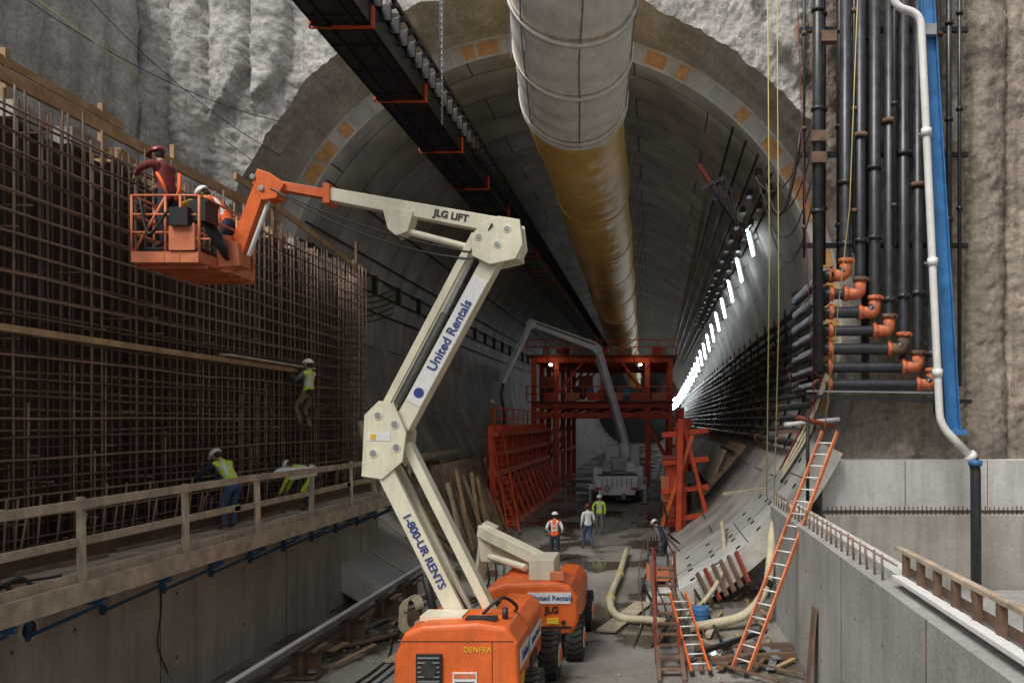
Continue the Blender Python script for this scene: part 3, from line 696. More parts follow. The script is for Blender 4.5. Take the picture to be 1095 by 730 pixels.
mb.cyl((-3.62,12.72,1.22),(-3.62,12.75,1.22),.13,RUBBER,16)
mb.bb(-3.25,-2.86,12.785,12.805,.84,1.16,WHITE); mb.bb(-3.23,-2.88,12.78,12.787,1.06,1.14,ORANGE2); mb.bb(-3.9,-3.5,12.785,12.805,.84,.89,YST); mb.bb(-4.1,-2.3,12.785,12.802,.72,.75,INK)
for i in range(5): mb.bb(-3.22,-2.9,12.778,12.786,.86+.035*i,.873+.035*i,INK)
for x in(-4.1,-2.35): mb.cyl((x,12.77,.85),(x,12.81,.85),.04,BLACK,10)
mb.bb(-4.15,-2.28,12.79,12.803,1.655,1.662,INK); mb.bb(-2.62,-2.612,12.79,12.803,.8,1.655,INK)
mb.bb(-2.195,-2.178,12.95,13.8,1.16,1.48,WHITE); mb.bb(-2.215,-2.20,14.1,15.4,1.1,1.4,WHITE); mb.bb(-2.215,-2.20,14.2,14.9,.75,.98,BLACK); mb.bb(-2.193,-2.176,12.98,13.3,.85,1.05,YST)
mb.bb(-3.1,-2.6,13.0,13.2,1.93,1.98,BLACK); mb.cyl((-2.5,13.3,1.85),(-2.5,13.3,2.08),.05,BLACK)
mb.tube(spline([(-2.9,13.4,1.95),(-2.6,13.5,2.2),(-2.4,13.8,2.0),(-2.5,14.2,1.8)]),.03,INK,6)
mb.bb(-3.9,-3.2,13.2,13.7,1.88,1.96,CREAM)
mb.build('grille_and_decals',root)
text('United',(-2.172,13.38,1.33),(0,1,0),.24,INKB,root,n=(1,0,0),bold=.004); text('United Rentals',(-2.196,14.75,1.25),(0,1,0),.17,INKB,root,n=(1,0,0),bold=.003)
text('DENFRA',(-2.85,12.792,1.52),(1,0,0),.12,YST,root)
Y=14.0
mb=MB()
mb.beam((-3.15,Y-.22,1.3),(-4.85,Y-.22,4.7),.12,.30,CREAM,up=(1,0,0)); mb.beam((-3.15,Y+.22,1.3),(-4.85,Y+.22,4.7),.12,.30,CREAM,up=(1,0,0))
mb.beam((-2.70,Y,1.5),(-4.35,Y,4.8),.30,.16,CREAM,up=(1,0,0))
mb.beam((-3.9,Y,2.8),(-3.0,Y,1.3),.1,.1,BLACK)
for p in ((-3.15,1.3),(-2.72,1.5)): mb.cyl((p[0],Y-.33,p[1]),(p[0],Y+.33,p[1]),.13,GREY,16)
pl=[(-3.6,1.0),(-2.45,1.0),(-2.40,1.5),(-2.8,1.75),(-3.3,1.65)]
mb.prism(pl,Y-.36,Y-.30,ORANGE2); mb.prism(pl,Y+.30,Y+.36,ORANGE2)
mb.tube(spline([(-4.5,Y-.1,4.6),(-4.1,Y-.1,3.9),(-3.3,Y-.1,2.6),(-2.9,Y-.1,1.8)]),.02,INK,6)
mb.build('lower_riser_arm',root,bevel=.015)
mb=MB()
for s in(-1,1):
    yy=Y+s*.28
    mb.prism([(-5.05,4.25),(-4.7,4.2),(-4.35,4.5),(-4.28,5.0),(-4.5,5.5),(-4.75,5.55),(-5.0,5.3),(-5.02,4.8)],yy-.03,yy+.03,CREAM)
mb.bb(-5.03,-4.97,Y-.25,Y+.25,4.35,5.2,CREAM)
for p in ((-4.85,4.65),(-4.45,4.75),(-4.77,5.3),(-4.48,5.15)): mb.cyl((p[0],Y-.33,p[1]),(p[0],Y+.33,p[1]),.055,GREY,14); mb.cyl((p[0],Y-.32,p[1]),(p[0],Y+.32,p[1]),.085,CREAM,14)
mb.bb(-4.95,-4.55,Y-.317,Y-.312,4.86,5.0,WHITE); mb.bb(-4.9,-4.8,Y-.322,Y-.316,4.88,4.98,YST)
mb.build('mid_knuckle',root,bevel=.012)
mb=MB(); mb.beam((-4.42,Y,5.1),(-2.72,Y,8.25),.34,.30,CREAM,up=(1,0,0)); mb.beam((-4.75,Y-.15,5.35),(-3.12,Y-.15,8.45),.08,.13,CREAM,up=(1,0,0)); mb.beam((-4.75,Y+.15,5.35),(-3.12,Y+.15,8.45),.08,.13,CREAM,up=(1,0,0))
mb.tube([(-4.55,Y,5.5),(-3.7,Y,7.1)],.06,GREY,10); mb.tube([(-3.7,Y,7.1),(-3.2,Y,8.05)],.04,SILVER,10)
mb.tube(spline([(-4.55,Y-.1,5.3),(-4.1,Y-.12,6.1),(-3.25,Y-.12,7.8),(-2.8,Y-.3,8.6)]),.02,INK,6)
mb.build('upper_riser_arm',root,bevel=.015)
mb=MB()
for s in(-1,1):
    yy=Y+s*.25
    mb.prism([(-3.15,8.05),(-2.85,7.9),(-2.4,8.0),(-2.28,8.25),(-2.33,8.68),(-2.7,8.74),(-3.0,8.6),(-3.17,8.4)],yy-.03,yy+.03,CREAM)
mb.bb(-2.40,-2.33,Y-.22,Y+.22,8.0,8.62,CREAM)
for p in((-2.72,8.25),(-2.55,8.52),(-3.04,8.38)): mb.cyl((p[0],Y-.30,p[1]),(p[0],Y+.30,p[1]),.05,GREY,14); mb.cyl((p[0],Y-.29,p[1]),(p[0],Y+.29,p[1]),.08,CREAM,14)
mb.build('upper_knuckle',root,bevel=.012)
mb=MB(); mb.beam((-2.5,Y,8.58),(-5.7,Y,9.17),.26,.28,CREAM,h2=.22); mb.beam((-5.0,Y,9.04),(-6.75,Y,9.36),.18,.16,ORANGE)
mb.prism([(-4.75,8.95),(-4.2,8.85),(-4.3,8.5),(-4.5,8.42),(-4.65,8.55)],Y-.17,Y+.17,CREAM)
mb.tube([(-4.45,Y-.05,8.55),(-3.3,Y-.05,8.25)],.065,CREAM,10); mb.tube([(-3.3,Y-.05,8.25),(-2.9,Y-.05,8.12)],.04,SILVER,8)
mb.bb(-5.78,-5.66,Y-.17,Y+.17,8.99,9.34,ORANGE)
mb.tube(sag((-3.0,Y-.2,8.0),(-6.6,Y-.2,9.2),.25,14),.018,INK,5); mb.tube(sag((-3.0,Y-.2,8.1),(-6.7,Y-.15,9.25),.15,14),.018,INK,5)
mb.build('main_boom',root,bevel=.015)
mb=MB()
mb.prism([(-6.7,9.52),(-6.45,9.34),(-6.6,9.08),(-6.85,9.05),(-7.02,9.35),(-6.93,9.6)],Y-.15,Y+.15,ORANGE)
mb.beam((-6.9,Y,9.35),(-7.32,Y,8.15),.15,.2,ORANGE,up=(1,0,0)); mb.beam((-7.06,Y+.1,9.4),(-7.5,Y+.1,8.3),.05,.07,ORANGE,up=(1,0,0)); mb.tube([(-6.78,Y,9.1),(-7.15,Y,8.1)],.04,SILVER,8)
for p in((-6.85,9.25),(-7.0,9.45),(-7.32,8.12),(-7.5,8.3)): mb.cyl((p[0],Y-.18,p[1]),(p[0],Y+.18,p[1]),.05,GREY,12)
mb.prism([(-7.2,7.9),(-7.25,8.3),(-7.55,8.4),(-7.6,7.86)],Y-.2,Y+.2,ORANGE2); mb.cyl((-7.56,Y,7.8),(-7.56,Y,8.45),.13,ORANGE2,14)
mb.build('jib',root,bevel=.012)
bx0,bx1,by0,by1,bz=-8.75,-7.62,13.3,15.1,7.85
mb=MB(); mb.bb(bx0,bx1,by0,by1,bz,bz+.05,ORANGE2); mb.bb(bx0,bx1,by0-.02,by0,bz,bz+.18,ORANGE2); mb.bb(bx1,bx1+.02,by0,by1,bz,bz+.18,ORANGE2); mb.bb(bx0-.02,bx0,by0,by1,bz,bz+.18,ORANGE2)
for i in range(5): mb.bb(bx0,bx1,by0+.2+.38*i,by0+.26+.38*i,bz-.06,bz-.005,ORANGE2)
for z in (bz+.5,bz+.8,bz+1.12):
    mb.tube(fillet([(bx0,by0,z),(bx1,by0,z),(bx1,by1,z),(bx0,by1,z),(bx0,by0,z)],.12,4),.022,ORANGE2,8)
for x,y in [(bx0,by0),(bx1,by0),(bx0,by1),(bx1,by1),((bx0+bx1)/2,by0),((bx0+bx1)/2+.25,by0),(bx1,13.9),(bx1,14.5),(bx0,13.9),(bx0,14.5),((bx0+bx1)/2,by1)]:
    mb.tube([(x,y,bz),(x,y,bz+1.12)],.022,ORANGE2,8)
mb.tube([(bx0,by0,bz+.1),((bx0+bx1)/2,by0,bz+1.1)],.02,ORANGE2,6)
mb.bb(bx0+.65,bx1-.05,by0-.05,by0+.0,bz+.2,bz+.6,ORANGE2)
mb.build('platform_basket',root,bevel=0)
mb=MB(); mb.box((-7.66,13.5,8.72),(.28,.4,.34),BLACK); mb.box((-7.66,13.5,8.93),(.34,.38,.10),BLACK,Matrix.Rotation(.4,3,'Y')); mb.box((-7.9,13.24,8.6),(.3,.12,.3),BLACK)
for k in range(5): mb.tube(spline([(-7.65,13.4+.1*k,8.6),(-7.5+.04*k,13.6,8.2),(-7.4,13.8,8.0),(-7.3,14,8.4-.05*k)],5),.02,INK,5)
mb.tube(spline([(-8.6,13.28,8.9),(-8.4,13.2,8.3),(-8.1,13.22,8.7)],6),.025,INK,6)
mb.build('control_box',root)
d=V((1.7,0,3.15)).normalized(); text('United Rentals',V((-3.56,Y-.19,6.69)),d,.23,INKB,root,bold=.004)
mb=MB(); mb.beam(V((-4.2,Y-.178,5.5)),V((-3.02,Y-.178,7.69)),.006,.27,WHITE,up=(1,0,0)); mb.cyl((-4.10,Y-.186,5.69),(-4.10,Y-.176,5.69),.09,INKB,20); mb.build('boom_label',root)
d=V((1.7,0,-3.4)).normalized(); text('1-800-UR RENTS',V((-3.98,Y-.29,2.96)),d,.20,INKB,root,bold=.004)
text('JLG LIFT',V((-3.55,Y-.137,8.775)),V((3.2,0,-.59)),.17,INK,root,bold=.006)
# second lift
root=empty('articulating_boom_lift.001',(-2.7,18,0)); lift_base(root,-2.72,18.7)
mb=MB()
mb.prism([(-3.75,.62),(-1.74,.62),(-1.64,.88),(-1.64,1.4),(-1.80,1.66),(-2.1,1.76),(-3.25,1.73),(-3.62,1.6),(-3.77,1.3)],17.0,18.3,ORANGE)
mb.prism([(-3.73,.64),(-3.1,.64),(-3.1,1.6),(-3.55,1.58),(-3.7,1.3)],18.33,20,ORANGE); mb.prism([(-2.3,.64),(-1.68,.64),(-1.68,1.4),(-1.87,1.6),(-2.3,1.65)],18.33,20,ORANGE)
mb.build('turret_covers',root,bevel=.10)
mb=MB(); mb.prism([(-2.75,1.30),(-1.80,1.30),(-1.78,1.54),(-2.72,1.54)],16.975,16.995,WHITE); mb.bb(-3.65,-3.25,16.97,16.99,.95,1.35,BLACK); mb.bb(-3.7,-1.77,16.965,16.99,.78,.82,INK); mb.cyl((-1.95,16.97,.9),(-1.95,17,.9),.05,BLACK); mb.bb(-2.3,-2.05,16.97,16.99,.87,1.0,YST)
mb.bb(-3.15,-2.85,16.97,16.99,.9,1.1,WHITE); mb.cyl((-2.67,16.965,1.42),(-2.67,16.975,1.42),.06,INKB,18); mb.build('decals',root)
text('United Rentals',(-2.2,16.97,1.42),(1,0,0),.15,INKB,root,bold=.003); text('JLG',(-2.2,16.985,1.16),(1,0,0),.2,INK,root,bold=.008)
mb=MB(); mb.box((-2.45,17.7,1.98),(.55,1.0,.46),CREAM); mb.beam((-2.6,18,2.08),(-4.2,19.3,2.55),.28,.28,CREAM); mb.beam((-2.7,18.3,1.85),(-4.1,19.5,2.1),.2,.2,CREAM)
mb.prism([(-4.2,1.8),(-3.95,1.8),(-3.85,2.6),(-4.15,2.75),(-4.3,2.5)],19.2,19.7,CREAM); mb.beam((-4.15,19.5,2.5),(-4.5,20.2,.8),.22,.25,CREAM)
mb.tube([(-2.9,17.9,1.9),(-3.9,18.8,2.0)],.08,CREAM,10); mb.box((-2.1,17.15,1.86),(.3,.1,.2),ORANGE2)
mb.build('folded_boom',root,bevel=.02)
mb=MB(); mb.tube([(-4.6,17.2,.3),(-4.9,17.0,1.9)],.09,BLACK,12); mb.tube([(-4.9,17,1.9),(-4.95,16.95,2.3)],.05,SILVER,10); mb.tube([(-4.4,17.2,.2),(-4.3,17.2,1.5)],.07,BLACK,12); mb.box((-4.4,17.4,.15),(.7,.6,.3),BLACK)
mb.tube(spline([(-4.9,17,2.2),(-5.1,16.9,2.7),(-4.8,16.9,2.9),(-4.2,17,2.4)]),.03,INK,6)
mb.build('hydraulic_jack')
# ---------------------------------------------------------------- ladders
def ladder(name,p,q,w,off,mt,rung,step=.3,sz=(.04,.09)):
    mb=MB(); p=V(p);q=V(q);o=V(off).normalized()*w/2; n=int((q-p).length/step)
    mb.beam(p-o,q-o,sz[0],sz[1],mt,up=o.cross(q-p)); mb.beam(p+o,q+o,sz[0],sz[1],mt,up=o.cross(q-p))
    for i in range(1,n): c=p.lerp(q,i/n); mb.cyl(c-o,c+o,.018,rung,8)
    for k in(-1,1): mb.box(p+o*k+V((0,0,.03)),(.09,.12,.06),BLACK)
    return mb.build(name)
ladder('orange_extension_ladder',(1.72,16.3,0),(4.1,18.6,4.95),.42,(-.68,.73,0),ORANGE2,LGREY)
ladder('orange_extension_ladder.001',(.95,16.2,.05),(.55,18.9,1.1),.38,(1,.15,0),ORANGE,LGREY)
ladder('access_ladder',(-6.1,34.5,.3),(-7.2,36.4,4.6),.5,(1,.5,0),RED,RED)
mb=MB()
for s in(-.25,.25):
    mb.beam((.35+s,15.8,.0),(.15+s,21.0,1.5),.08,.13,WOODD)
    for y,z in((17,.9),(20.2,1.9)): mb.beam((.3+s,y,0),(.25+s,y,z),.07,.07,REDD)
for i in range(11): mb.beam((.07,16.2+.42*i,.15+.125*i),(.56,16.2+.42*i,.15+.125*i),.16,.03,WOODD)
mb.beam((.02,16.6,.9),(-.05,20.3,1.95),.04,.05,REDD)
mb.build('steel_access_stair')
# ---------------------------------------------------------------- floor clutter
mb=MB()
mb.beam((-7.15,12.5,.72),(-7.15,24.5,.70),.06,.14,GREY); mb.beam((-7.15,12.5,.80),(-7.15,24.5,.78),.11,.03,LGREY); mb.beam((-6.9,12.5,.66),(-6.9,24.0,.66),.05,.05,BLACK)
mb.build('steel_rail')
mb=MB()
for y,x in ((13.6,-7.2),(16.2,-7.1),(18.8,-7.15),(20.9,-7.05),(22.8,-7.1)):
    for z in (.03,.57): mb.bb(x-.33,x+.33,y-.3,y+.3,z,z+.05,WOODD)
    mb.bb(x-.03,x+.03,y-.28,y+.28,.08,.57,WOODD); mb.bb(x-.3,x+.3,y-.02,y+.02,.08,.57,WOODD)
mb.build('beam_support_stub')
mb=MB(); 
for k in range(10):
    pts=[V((-5.75+.20*math.cos(a)+.02*k-.1,18.8+.1*math.sin(a),.72+.26*math.sin(a)-.25*(a>3.1)+.01*k)) for a in [i*2*math.pi/14 for i in range(15)]]; mb.tube(pts,.016,HOSE,5)
mb.box((-5.75,18.95,.35),(.35,.3,.7),WOODD); mb.build('coiled_rope')
mb=MB()
for i in range(34):
    x=random.choice([random.uniform(-7.6,-6.2),random.uniform(.6,3.0),random.uniform(.9,3.0)]); y=random.uniform(16,24.5); L=random.uniform(.5,2.0); a=random.gauss(1.5,.45); z=.03+random.random()*.1
    d=V((math.cos(a),math.sin(a),random.uniform(-.02,.04)))*L/2; c=V((x,y,z+.03)); x_=c.x+abs(d.x)
    if x_>3.0: c.x-=x_-3.0
    mb.beam(c-d,c+d,random.choice([.07,.10,.16]),.035,random.choice([WOOD,WOODD,WOODD,WOODL,GREY]))
for p,q in (((-1.9,14.6,.05),(-.4,15.3,.07)),((-1.2,19.5,.05),(-.3,22.5,.08)),((-5.6,17,.05),(-5.0,20,.06))): mb.beam(p,q,.5,.04,WOODL)
mb.build('scattered_lumber')
mb=MB()
for i in range(300):
    x=random.choice([random.uniform(-8.5,-6),random.uniform(.8,3.1),random.uniform(-8,2)]); y=random.uniform(14,32); s=random.uniform(.015,.055)
    mb.ball(Matrix.Translation((x,y,gz(y)+s*.3))@Matrix.Rotation(random.random()*3,4,'Z')@Matrix.Diagonal((s,s*random.uniform(.6,1.4),s*.7,1)),random.choice([CONC,WOODD,CONCP]),5,3)
mb.build('rubble')
mb=MB()
mb.tube(spline([(-1.05,30,.35),(-1.15,26,.2),(-1.25,22.5,.18),(-.95,20.6,.15),(-.1,20.2,.15),(.3,20.0,.15)]),.10,HOSE,12)
mb.tube(spline([(3.4,21.6,2.6),(3.15,21.2,2.3),(2.9,20.5,1.0),(2.3,20,.35),(1.4,19.6,.2),(.9,19.4,.18)]),.12,HOSE,12)
mb.tube(spline([(2.2,26,1.9),(2.0,23,1.0),(1.4,21.5,.4),(.8,20.4,.2)]),.07,HOSE,10)
mb.tube([(2.9,20.6,1.05),(2.83,20.5,.9)],.19,BLACK,12)
for (p) in ((-1.15,26,.2),(-1.25,22.5,.18)): mb.tube([V(p)+V((0,-.08,0)),V(p)+V((0,.08,0))],.14,ROPE,12)
mb.build('suction_hoses')
mb=MB()
for k in range(9):
    x=-.5+.2*k; mb.tube(spline([(x*.6-.1,33,.35+.02*k),(x+.1*math.sin(k),28,.3+.03*k),(x+.3*math.sin(k*2),24.5,.15+.04*k),(x+.2,21,.08+.03*k),(x+.5*math.sin(k),18.2,.05)]),.02+.01*(k%3),random.choice([INK,WOODD,PIPEB,GREY]),6)
for k in range(3): mb.tube(spline([(-6.2+.3*k,14,.03),(-5.8+.2*k,17,.03),(-6.3+.4*k,20,.03),(-5.2+.2*k,24,.03),(-5.9+.3*k,28,.2)]),.022,[INK,INK,BLUED][k],6)
mb.build('service_hoses')
mb=MB(); mb.tube([(1.15,19.9,0),(1.15,19.9,.04),(1.15,19.9,.5),(1.15,19.9,.55)],[.2,.21,.21,.2],BLUE,20); mb.tube([(1.15,19.9,.2),(1.15,19.9,.23)],.22,BLUE,20); mb.tube([(1.15,19.9,.38),(1.15,19.9,.41)],.22,BLUE,20); mb.build('blue_drum')
mb=MB(); mb.box((.1,24.6,.55),(.7,1.0,.4),ORANGE2); mb.box((.1,24.6,.85),(.55,.8,.2),GREY); mb.cyl((-.3,24.1,.25),(-.4,24.1,.25),.22,RUBBER); mb.cyl((.5,24.1,.25),(.6,24.1,.25),.22,RUBBER); mb.tube([(-.2,24.2,.9),(-.2,23.9,1.2),(.4,23.9,1.2),(.4,24.2,.9)],.03,BLACK); mb.build('portable_pump',bevel=.04)
mb=MB()
mb.beam((1.2,16.9,.12),(3.05,17.3,.12),.14,.14,WOODD); mb.beam((.9,17.8,.12),(3.1,17.9,.16),.12,.12,WOODD); mb.beam((1.9,21.8,3.2),(3.3,22.6,3.3),.12,.06,WOODL); mb.beam((.9,17.1,.2),(2.6,18.6,.3),.1,.1,BLACK)
mb.beam((2.95,15.3,0),(3.1,15.4,1.6),.4,.03,WOODD,up=(1,0,0))
for i in range(6): mb.beam((1.6+.2*i,21.9,.15+.12*i),(1.2+.22*i,22.5,.9+.12*i),.08,.12,random.choice([WOODD,REDD,WOOD]))
mb.build('timber_cribbing')
mb=MB(); mb.tube([(4.2,21.8,3.0),(4.2,21.8,5.3)],.05,BLACK); mb.tube([(3.9,21.8,5.3),(5.0,22.2,5.05)],.07,REDD); mb.tube([(3.6,22.0,5.1),(5.2,22.4,5.25)],.06,LGREY); mb.beam((3.4,21.9,4.9),(4.9,22.3,4.95),.12,.1,WOODD)
for k in range(5): mb.tube(spline([(4.9+.06*k,23.0,6.6),(4.5,22.6,5.6-.1*k),(4.0+.1*k,22,4.9),(3.5,22,3.9-.1*k)]),.03,random.choice([INK,MAROON,HOSE]),6)
mb.build('hose_support_arm')
# ---------------------------------------------------------------- people
def person(name,loc,yaw=0,H=1.78,lean=0,headtilt=None,ov={},vest=LIME,shirt=GREYS,pants=DENIM,hel=HELW,stripes=True,lift=0):
    J=dict(pel=(0,0,.95),sp=(0,.0,1.12),ch=(0,.0,1.33),nk=(0,0,1.49),hb=(0,.02,1.55),ht=(0,.03,1.66),
      lsh=(-.19,0,1.43),lel=(-.25,-.03,1.15),lwr=(-.25,.08,.91),rsh=(.19,0,1.43),rel=(.25,-.03,1.15),rwr=(.25,.08,.91),
      lhp=(-.10,0,.90),lkn=(-.12,.03,.50),lan=(-.12,-.02,.10),lto=(-.14,.15,.045),rhp=(.10,0,.90),rkn=(.12,.03,.50),ran=(.12,-.02,.10),rto=(.14,.15,.045))
    J={k:V(v) for k,v in J.items()}
    up=['sp','ch','nk','hb','ht','lsh','rsh','lel','rel','lwr','rwr']
    drop=V(ov.get('pel',(0,0,.95)))-V((0,0,.95))
    R=Matrix.Rotation(-lean,3,'X')
    for k in up: J[k]=R@(J[k]-V((0,0,.95)))+V((0,0,.95))+drop
    J['lhp']+=drop; J['rhp']+=drop; J['pel']+=drop
    for k,v in ov.items():
        if k!='pel': J[k]=V(v)
    rad=dict(pel=(.135,.115),sp=(.13,.105),ch=(.15,.115),nk=(.06,.06),hb=(.055,.06),ht=(.07,.075),lsh=(.075,.075),rsh=(.075,.075),lel=(.052,.052),rel=(.052,.052),lwr=(.033,.033),rwr=(.033,.033),
      lhp=(.10,.10),rhp=(.10,.10),lkn=(.068,.068),rkn=(.068,.068),lan=(.052,.052),ran=(.052,.052),lto=(.045,.04),rto=(.045,.04))
    E=[('pel','sp','V'),('sp','ch','V'),('ch','nk','V'),('nk','hb','K'),('hb','ht','K'),('ch','lsh','V'),('ch','rsh','V'),('lsh','lel','S'),('rsh','rel','S'),('lel','lwr','S'),('rel','rwr','S'),
       ('pel','lhp','P'),('pel','rhp','P'),('lhp','lkn','P'),('rhp','rkn','P'),('lkn','lan','P'),('rkn','ran','P'),('lan','lto','B'),('ran','rto','B')]
    ks=list(J); me=bpy.data.meshes.new('tmp'); me.from_pydata([J[k] for k in ks],[(ks.index(a),ks.index(b)) for a,b,_ in E],[]); ob=bpy.data.objects.new('tmp',me); col.objects.link(ob)
    md=ob.modifiers.new('s','SKIN'); md.use_smooth_shade=True
    sv=me.skin_vertices[0].data
    for i,k in enumerate(ks): sv[i].radius=rad[k]; sv[i].use_root=(k=='pel')
    sd=ob.modifiers.new('d','SUBSURF'); sd.levels=2; sd.render_levels=2
    bpy.context.view_layer.update(); dg=bpy.context.evaluated_depsgraph_get(); ev=ob.evaluated_get(dg); m2=ev.to_mesh()
    vs=[v.co.copy() for v in m2.vertices]; polys=[tuple(p.vertices) for p in m2.polygons]; cs=[p.center.copy() for p in m2.polygons]; ev.to_mesh_clear()
    bpy.data.objects.remove(ob); 
    mp={'V':vest,'S':shirt,'K':SKIN,'P':pants,'B':BOOT}
    groups={}
    tor=(J['nk']-J['pel']); tl=tor.length; tn=tor.normalized()
    for p,c in zip(polys,cs):
        best=None
        for a,b,l in E:
            A_,B_=J[a],J[b]; d=B_-A_; t=max(0,min(1,(c-A_).dot(d)/d.length_squared)); dist=(c-(A_+d*t)).length/ (rad[a][0]*(1-t)+rad[b][0]*t)
            if best is None or dist<best[0]: best=(dist,l,t,a,b)
        m_=mp[best[1]]
        h=(c-J['pel']).dot(tn)/tl
        if best[1]=='V':
            if h<-.03: m_=pants
            elif stripes and (.28<h<.36 or .60<h<.67): m_=SILVER
            elif stripes and h>.36 and abs(abs(c.x)-.10)<.03: m_=SILVER
        if best[1]=='P' and h>.06 and abs(c.x)<.2: m_=vest
        groups.setdefault(m_,[]).append(p)
    mb=MB(); W=Matrix.Translation(V(loc)+V((0,0,lift)))@Matrix.Rotation(yaw,4,'Z')@Matrix.Scale(H/1.78,4)
    mb.v=[tuple(W@v) for v in vs]
    for m_,ps in groups.items():
        k=mb.mi(m_)
        for p in ps: mb.f.append(list(p)); mb.m.append(k); mb.s.append(True)
    u=(J['ht']-J['hb']).normalized(); ht=lean*.55 if headtilt is None else headtilt
    fwd=V((0,1,0)); fwd=(fwd-u*fwd.dot(u)); 
    fwd=fwd.normalized() if fwd.length>.2 else V((0,0,-1)); rt=fwd.cross(u)
    HM=Matrix((rt,fwd,u)).transposed().to_4x4(); HM.translation=J['hb']+u*.085+fwd*.01
    T=lambda x,y,z,a,b,c: W@HM@Matrix.Translation((x,y,z))@Matrix.Diagonal((a,b,c,1))
    mb.ball(T(0,0,.0,.078,.096,.12),SKIN,14,10); mb.ball(T(0,.035,-.065,.05,.055,.05),SKIN,10,6)
    mb.ball(T(0,.103,-.015,.014,.022,.03),SKIN,8,5)
    for s in(-1,1):
        mb.ball(T(s*.031,.085,.012,.016,.012,.010),WHITE,8,5); mb.ball(T(s*.031,.094,.012,.007,.006,.007),INK,6,4); mb.ball(T(s*.031,.088,.032,.02,.008,.005),HAIR,6,4)
        mb.ball(T(s*.08,-.005,-.005,.012,.02,.032),SKIN,8,5)
    mb.ball(T(0,.09,-.055,.024,.01,.007),MAROON,8,4); mb.ball(T(0,-.03,-.005,.082,.082,.095),HAIR,12,8)
    mb.ball(T(0,-.005,.045,.115,.138,.105),hel,18,8,0.0); mb.ball(T(0,.02,.045,.128,.168,.010),hel,18,4,-1.0); mb.ball(T(0,-.005,.09,.02,.12,.066),hel,8,6)
    for sd_ in('l','r'):
        w=J[sd_+'wr']; d=(w-J[sd_+'el']).normalized(); _,sx,un=frame(d,V((1,0,.2))); sg=1 if sd_=='l' else -1
        M=Matrix((sx,un,d)).transposed().to_4x4(); M.translation=w+d*.05
        mb.ball(W@M@Matrix.Diagonal((.042,.02,.058,1)),KHAKI,10,6)
        for i,L in enumerate((.07,.08,.075,.058)):
            b=M@V((-.03+.02*i,0,.045)); pts=[b,b+d*L*.45+un*.008,b+d*L*.75+un*.028,b+d*L*.85+un*.05]
            mb.tube([W@p for p in pts],[.010,.0095,.009,.007],KHAKI,6)
        b=M@V((.035*sg,0,-.015)); mb.tube([W@p for p in (b,b+sx*sg*.025+d*.03,b+sx*sg*.03+d*.06+un*.015)],[.013,.011,.008],KHAKI,6)
    return mb.build(name)
R_=math.radians
person('construction_worker',(-3.62,28.8,gz(28.8)),R_(-8),1.82,vest=ORV,shirt=WHITE,pants=NAVY,ov=dict(lel=(-.30,-.03,1.17),lwr=(-.20,.14,1.02),rel=(.30,-.03,1.17),rwr=(.22,.13,1.02)))
person('construction_worker.001',(-2.62,31.2,gz(31.2)),R_(25),1.8,vest=WHITE,shirt=WHITE,pants=DENIM,stripes=False,hel=HELM,ov=dict(lkn=(-.11,.16,.52),lan=(-.12,.14,.10),lto=(-.13,.3,.05),rkn=(.1,-.02,.5),ran=(.12,-.26,.14),rto=(.13,-.12,.05),rwr=(.3,.2,1.0)))
person('construction_worker.002',(-2.40,34.6,gz(34.6)),R_(170),1.76,vest=LIME,shirt=LIME,pants=GREYS,ov=dict(rel=(.3,.05,1.2),rwr=(.2,.2,1.05)))
person('construction_worker.003',(.35,28.2,gz(28.2)),R_(60),1.75,lean=.6,vest=NAVY,shirt=GREYS,pants=NAVY,stripes=False)
person('construction_worker.004',(-8.0,39,4.48),R_(-100),1.75,vest=KHAKI,shirt=KHAKI,pants=KHAKI,stripes=False)
person('construction_worker.005',(-8.62,16.1,3.01),R_(75),1.80,lean=.62,vest=LIME,shirt=NAVY,pants=DENIM,
   ov=dict(pel=(0,-.12,.93),lwr=(-.2,.62,.92),rwr=(.2,.6,.85),lel=(-.26,.45,1.12),rel=(.26,.45,1.1),lkn=(-.12,.04,.5),rkn=(.12,.0,.5)))
person('construction_worker.006',(-8.55,19.6,3.01),R_(100),1.78,lean=1.2,vest=LIME,shirt=LIME,pants=NAVY,
   ov=dict(pel=(0,-.2,.88),lwr=(-.2,.6,.42),rwr=(.2,.55,.45),lel=(-.26,.45,.72),rel=(.26,.42,.74),lkn=(-.14,.1,.48),rkn=(.14,.06,.48)))
person('construction_worker.007',(-8.98,20.6,4.95),R_(80),1.86,lean=-.05,vest=LIME,shirt=GREYS,pants=KHAKI,
   ov=dict(lkn=(-.16,.24,.62),lan=(-.14,.12,.22),lto=(-.14,.3,.2),rkn=(.16,.2,.50),ran=(.13,.02,.10),rto=(.13,.2,.08),lel=(-.28,.15,1.25),lwr=(-.24,.34,1.42),rel=(.28,.15,1.2),rwr=(.2,.34,1.3)))
mb=MB(); mb.tube(spline([(-8.85,20.5,5.9),(-8.75,20.35,5.6),(-8.9,20.3,5.3),(-9.2,20.5,5.75)]),.02,INK,5); mb.tube([(-8.8,20.2,5.95),(-8.8,20.45,5.95)],.07,BLACK); mb.build('safety_lanyard')
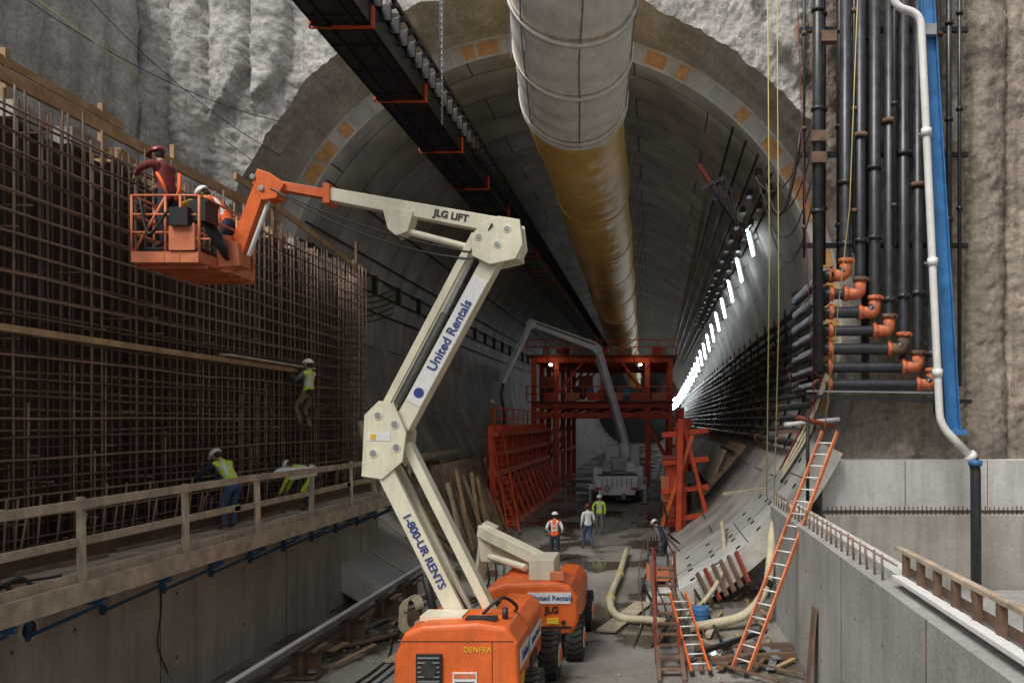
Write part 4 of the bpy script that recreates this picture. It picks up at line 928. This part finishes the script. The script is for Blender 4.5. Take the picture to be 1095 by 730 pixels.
person('construction_worker.008',(-8.40,13.75,8.15),R_(75),1.86,lean=.3,vest=MAROON,shirt=MAROON,pants=NAVY,hel=HELM,stripes=False,
   ov=dict(lel=(-.28,.3,1.3),lwr=(-.22,.45,1.2),rel=(.28,.3,1.25),rwr=(.2,.45,1.15)))
mb=MB(); mb.tube([(-8.53,13.62,9.45),(-8.38,13.55,9.25),(-8.32,13.6,9.0)],.03,ORV,8); mb.tube([(-8.28,13.85,9.5),(-8.22,13.75,9.2),(-8.25,13.7,9.0)],.03,ORV,8); mb.build('safety_harness')
mb=MB(); mb.bb(-8.7,-7.7,13.5,14.0,7.905,8.15,BLACK); mb.build('basket_step',bevel=.02)  # internal step that raises the worker above the basket floor
person('construction_worker.009',(-7.95,14.6,7.91),R_(95),1.78,lean=.7,vest=ORV,shirt=YST,pants=NAVY,hel=HELW,
   ov=dict(pel=(0,-.15,.95),lel=(-.28,.5,1.2),lwr=(-.22,.7,1.15),rel=(.28,.5,1.15),rwr=(.2,.7,1.1)))
# ---------------------------------------------------------------- light, camera
w=bpy.data.worlds.new('World'); scene.world=w; w.use_nodes=True; nt=w.node_tree
bg=nt.nodes['Background']; sk=nt.nodes.new('ShaderNodeTexSky'); sk.sky_type='NISHITA'; sk.sun_disc=False; sk.sun_elevation=R_(54); sk.sun_rotation=R_(215); sk.air_density=1; sk.dust_density=3
hs=nt.nodes.new('ShaderNodeHueSaturation'); hs.inputs['Saturation'].default_value=.3; nt.links.new(sk.outputs[0],hs.inputs['Color']); nt.links.new(hs.outputs[0],bg.inputs[0]); bg.inputs[1].default_value=.15
sl=bpy.data.lights.new('sun','SUN'); sl.energy=2.7; sl.angle=R_(22); sl.color=(1,.955,.89); so=bpy.data.objects.new('sun',sl); so.rotation_euler=(R_(36),0,R_(-35)); so.location=(0,0,40); col.objects.link(so)
cam=bpy.data.cameras.new('camera'); co=bpy.data.objects.new('camera',cam); col.objects.link(co); co.location=(0,0,5.2); co.rotation_euler=(R_(90),0,0)
cam.lens=36*850/1095; cam.sensor_width=36; cam.shift_x=-152.5/1095; cam.shift_y=85/1095; cam.clip_end=500; cam.clip_start=.1
scene.camera=co
scene.view_settings.view_transform='Standard'; scene.view_settings.look='None'; scene.view_settings.exposure=0
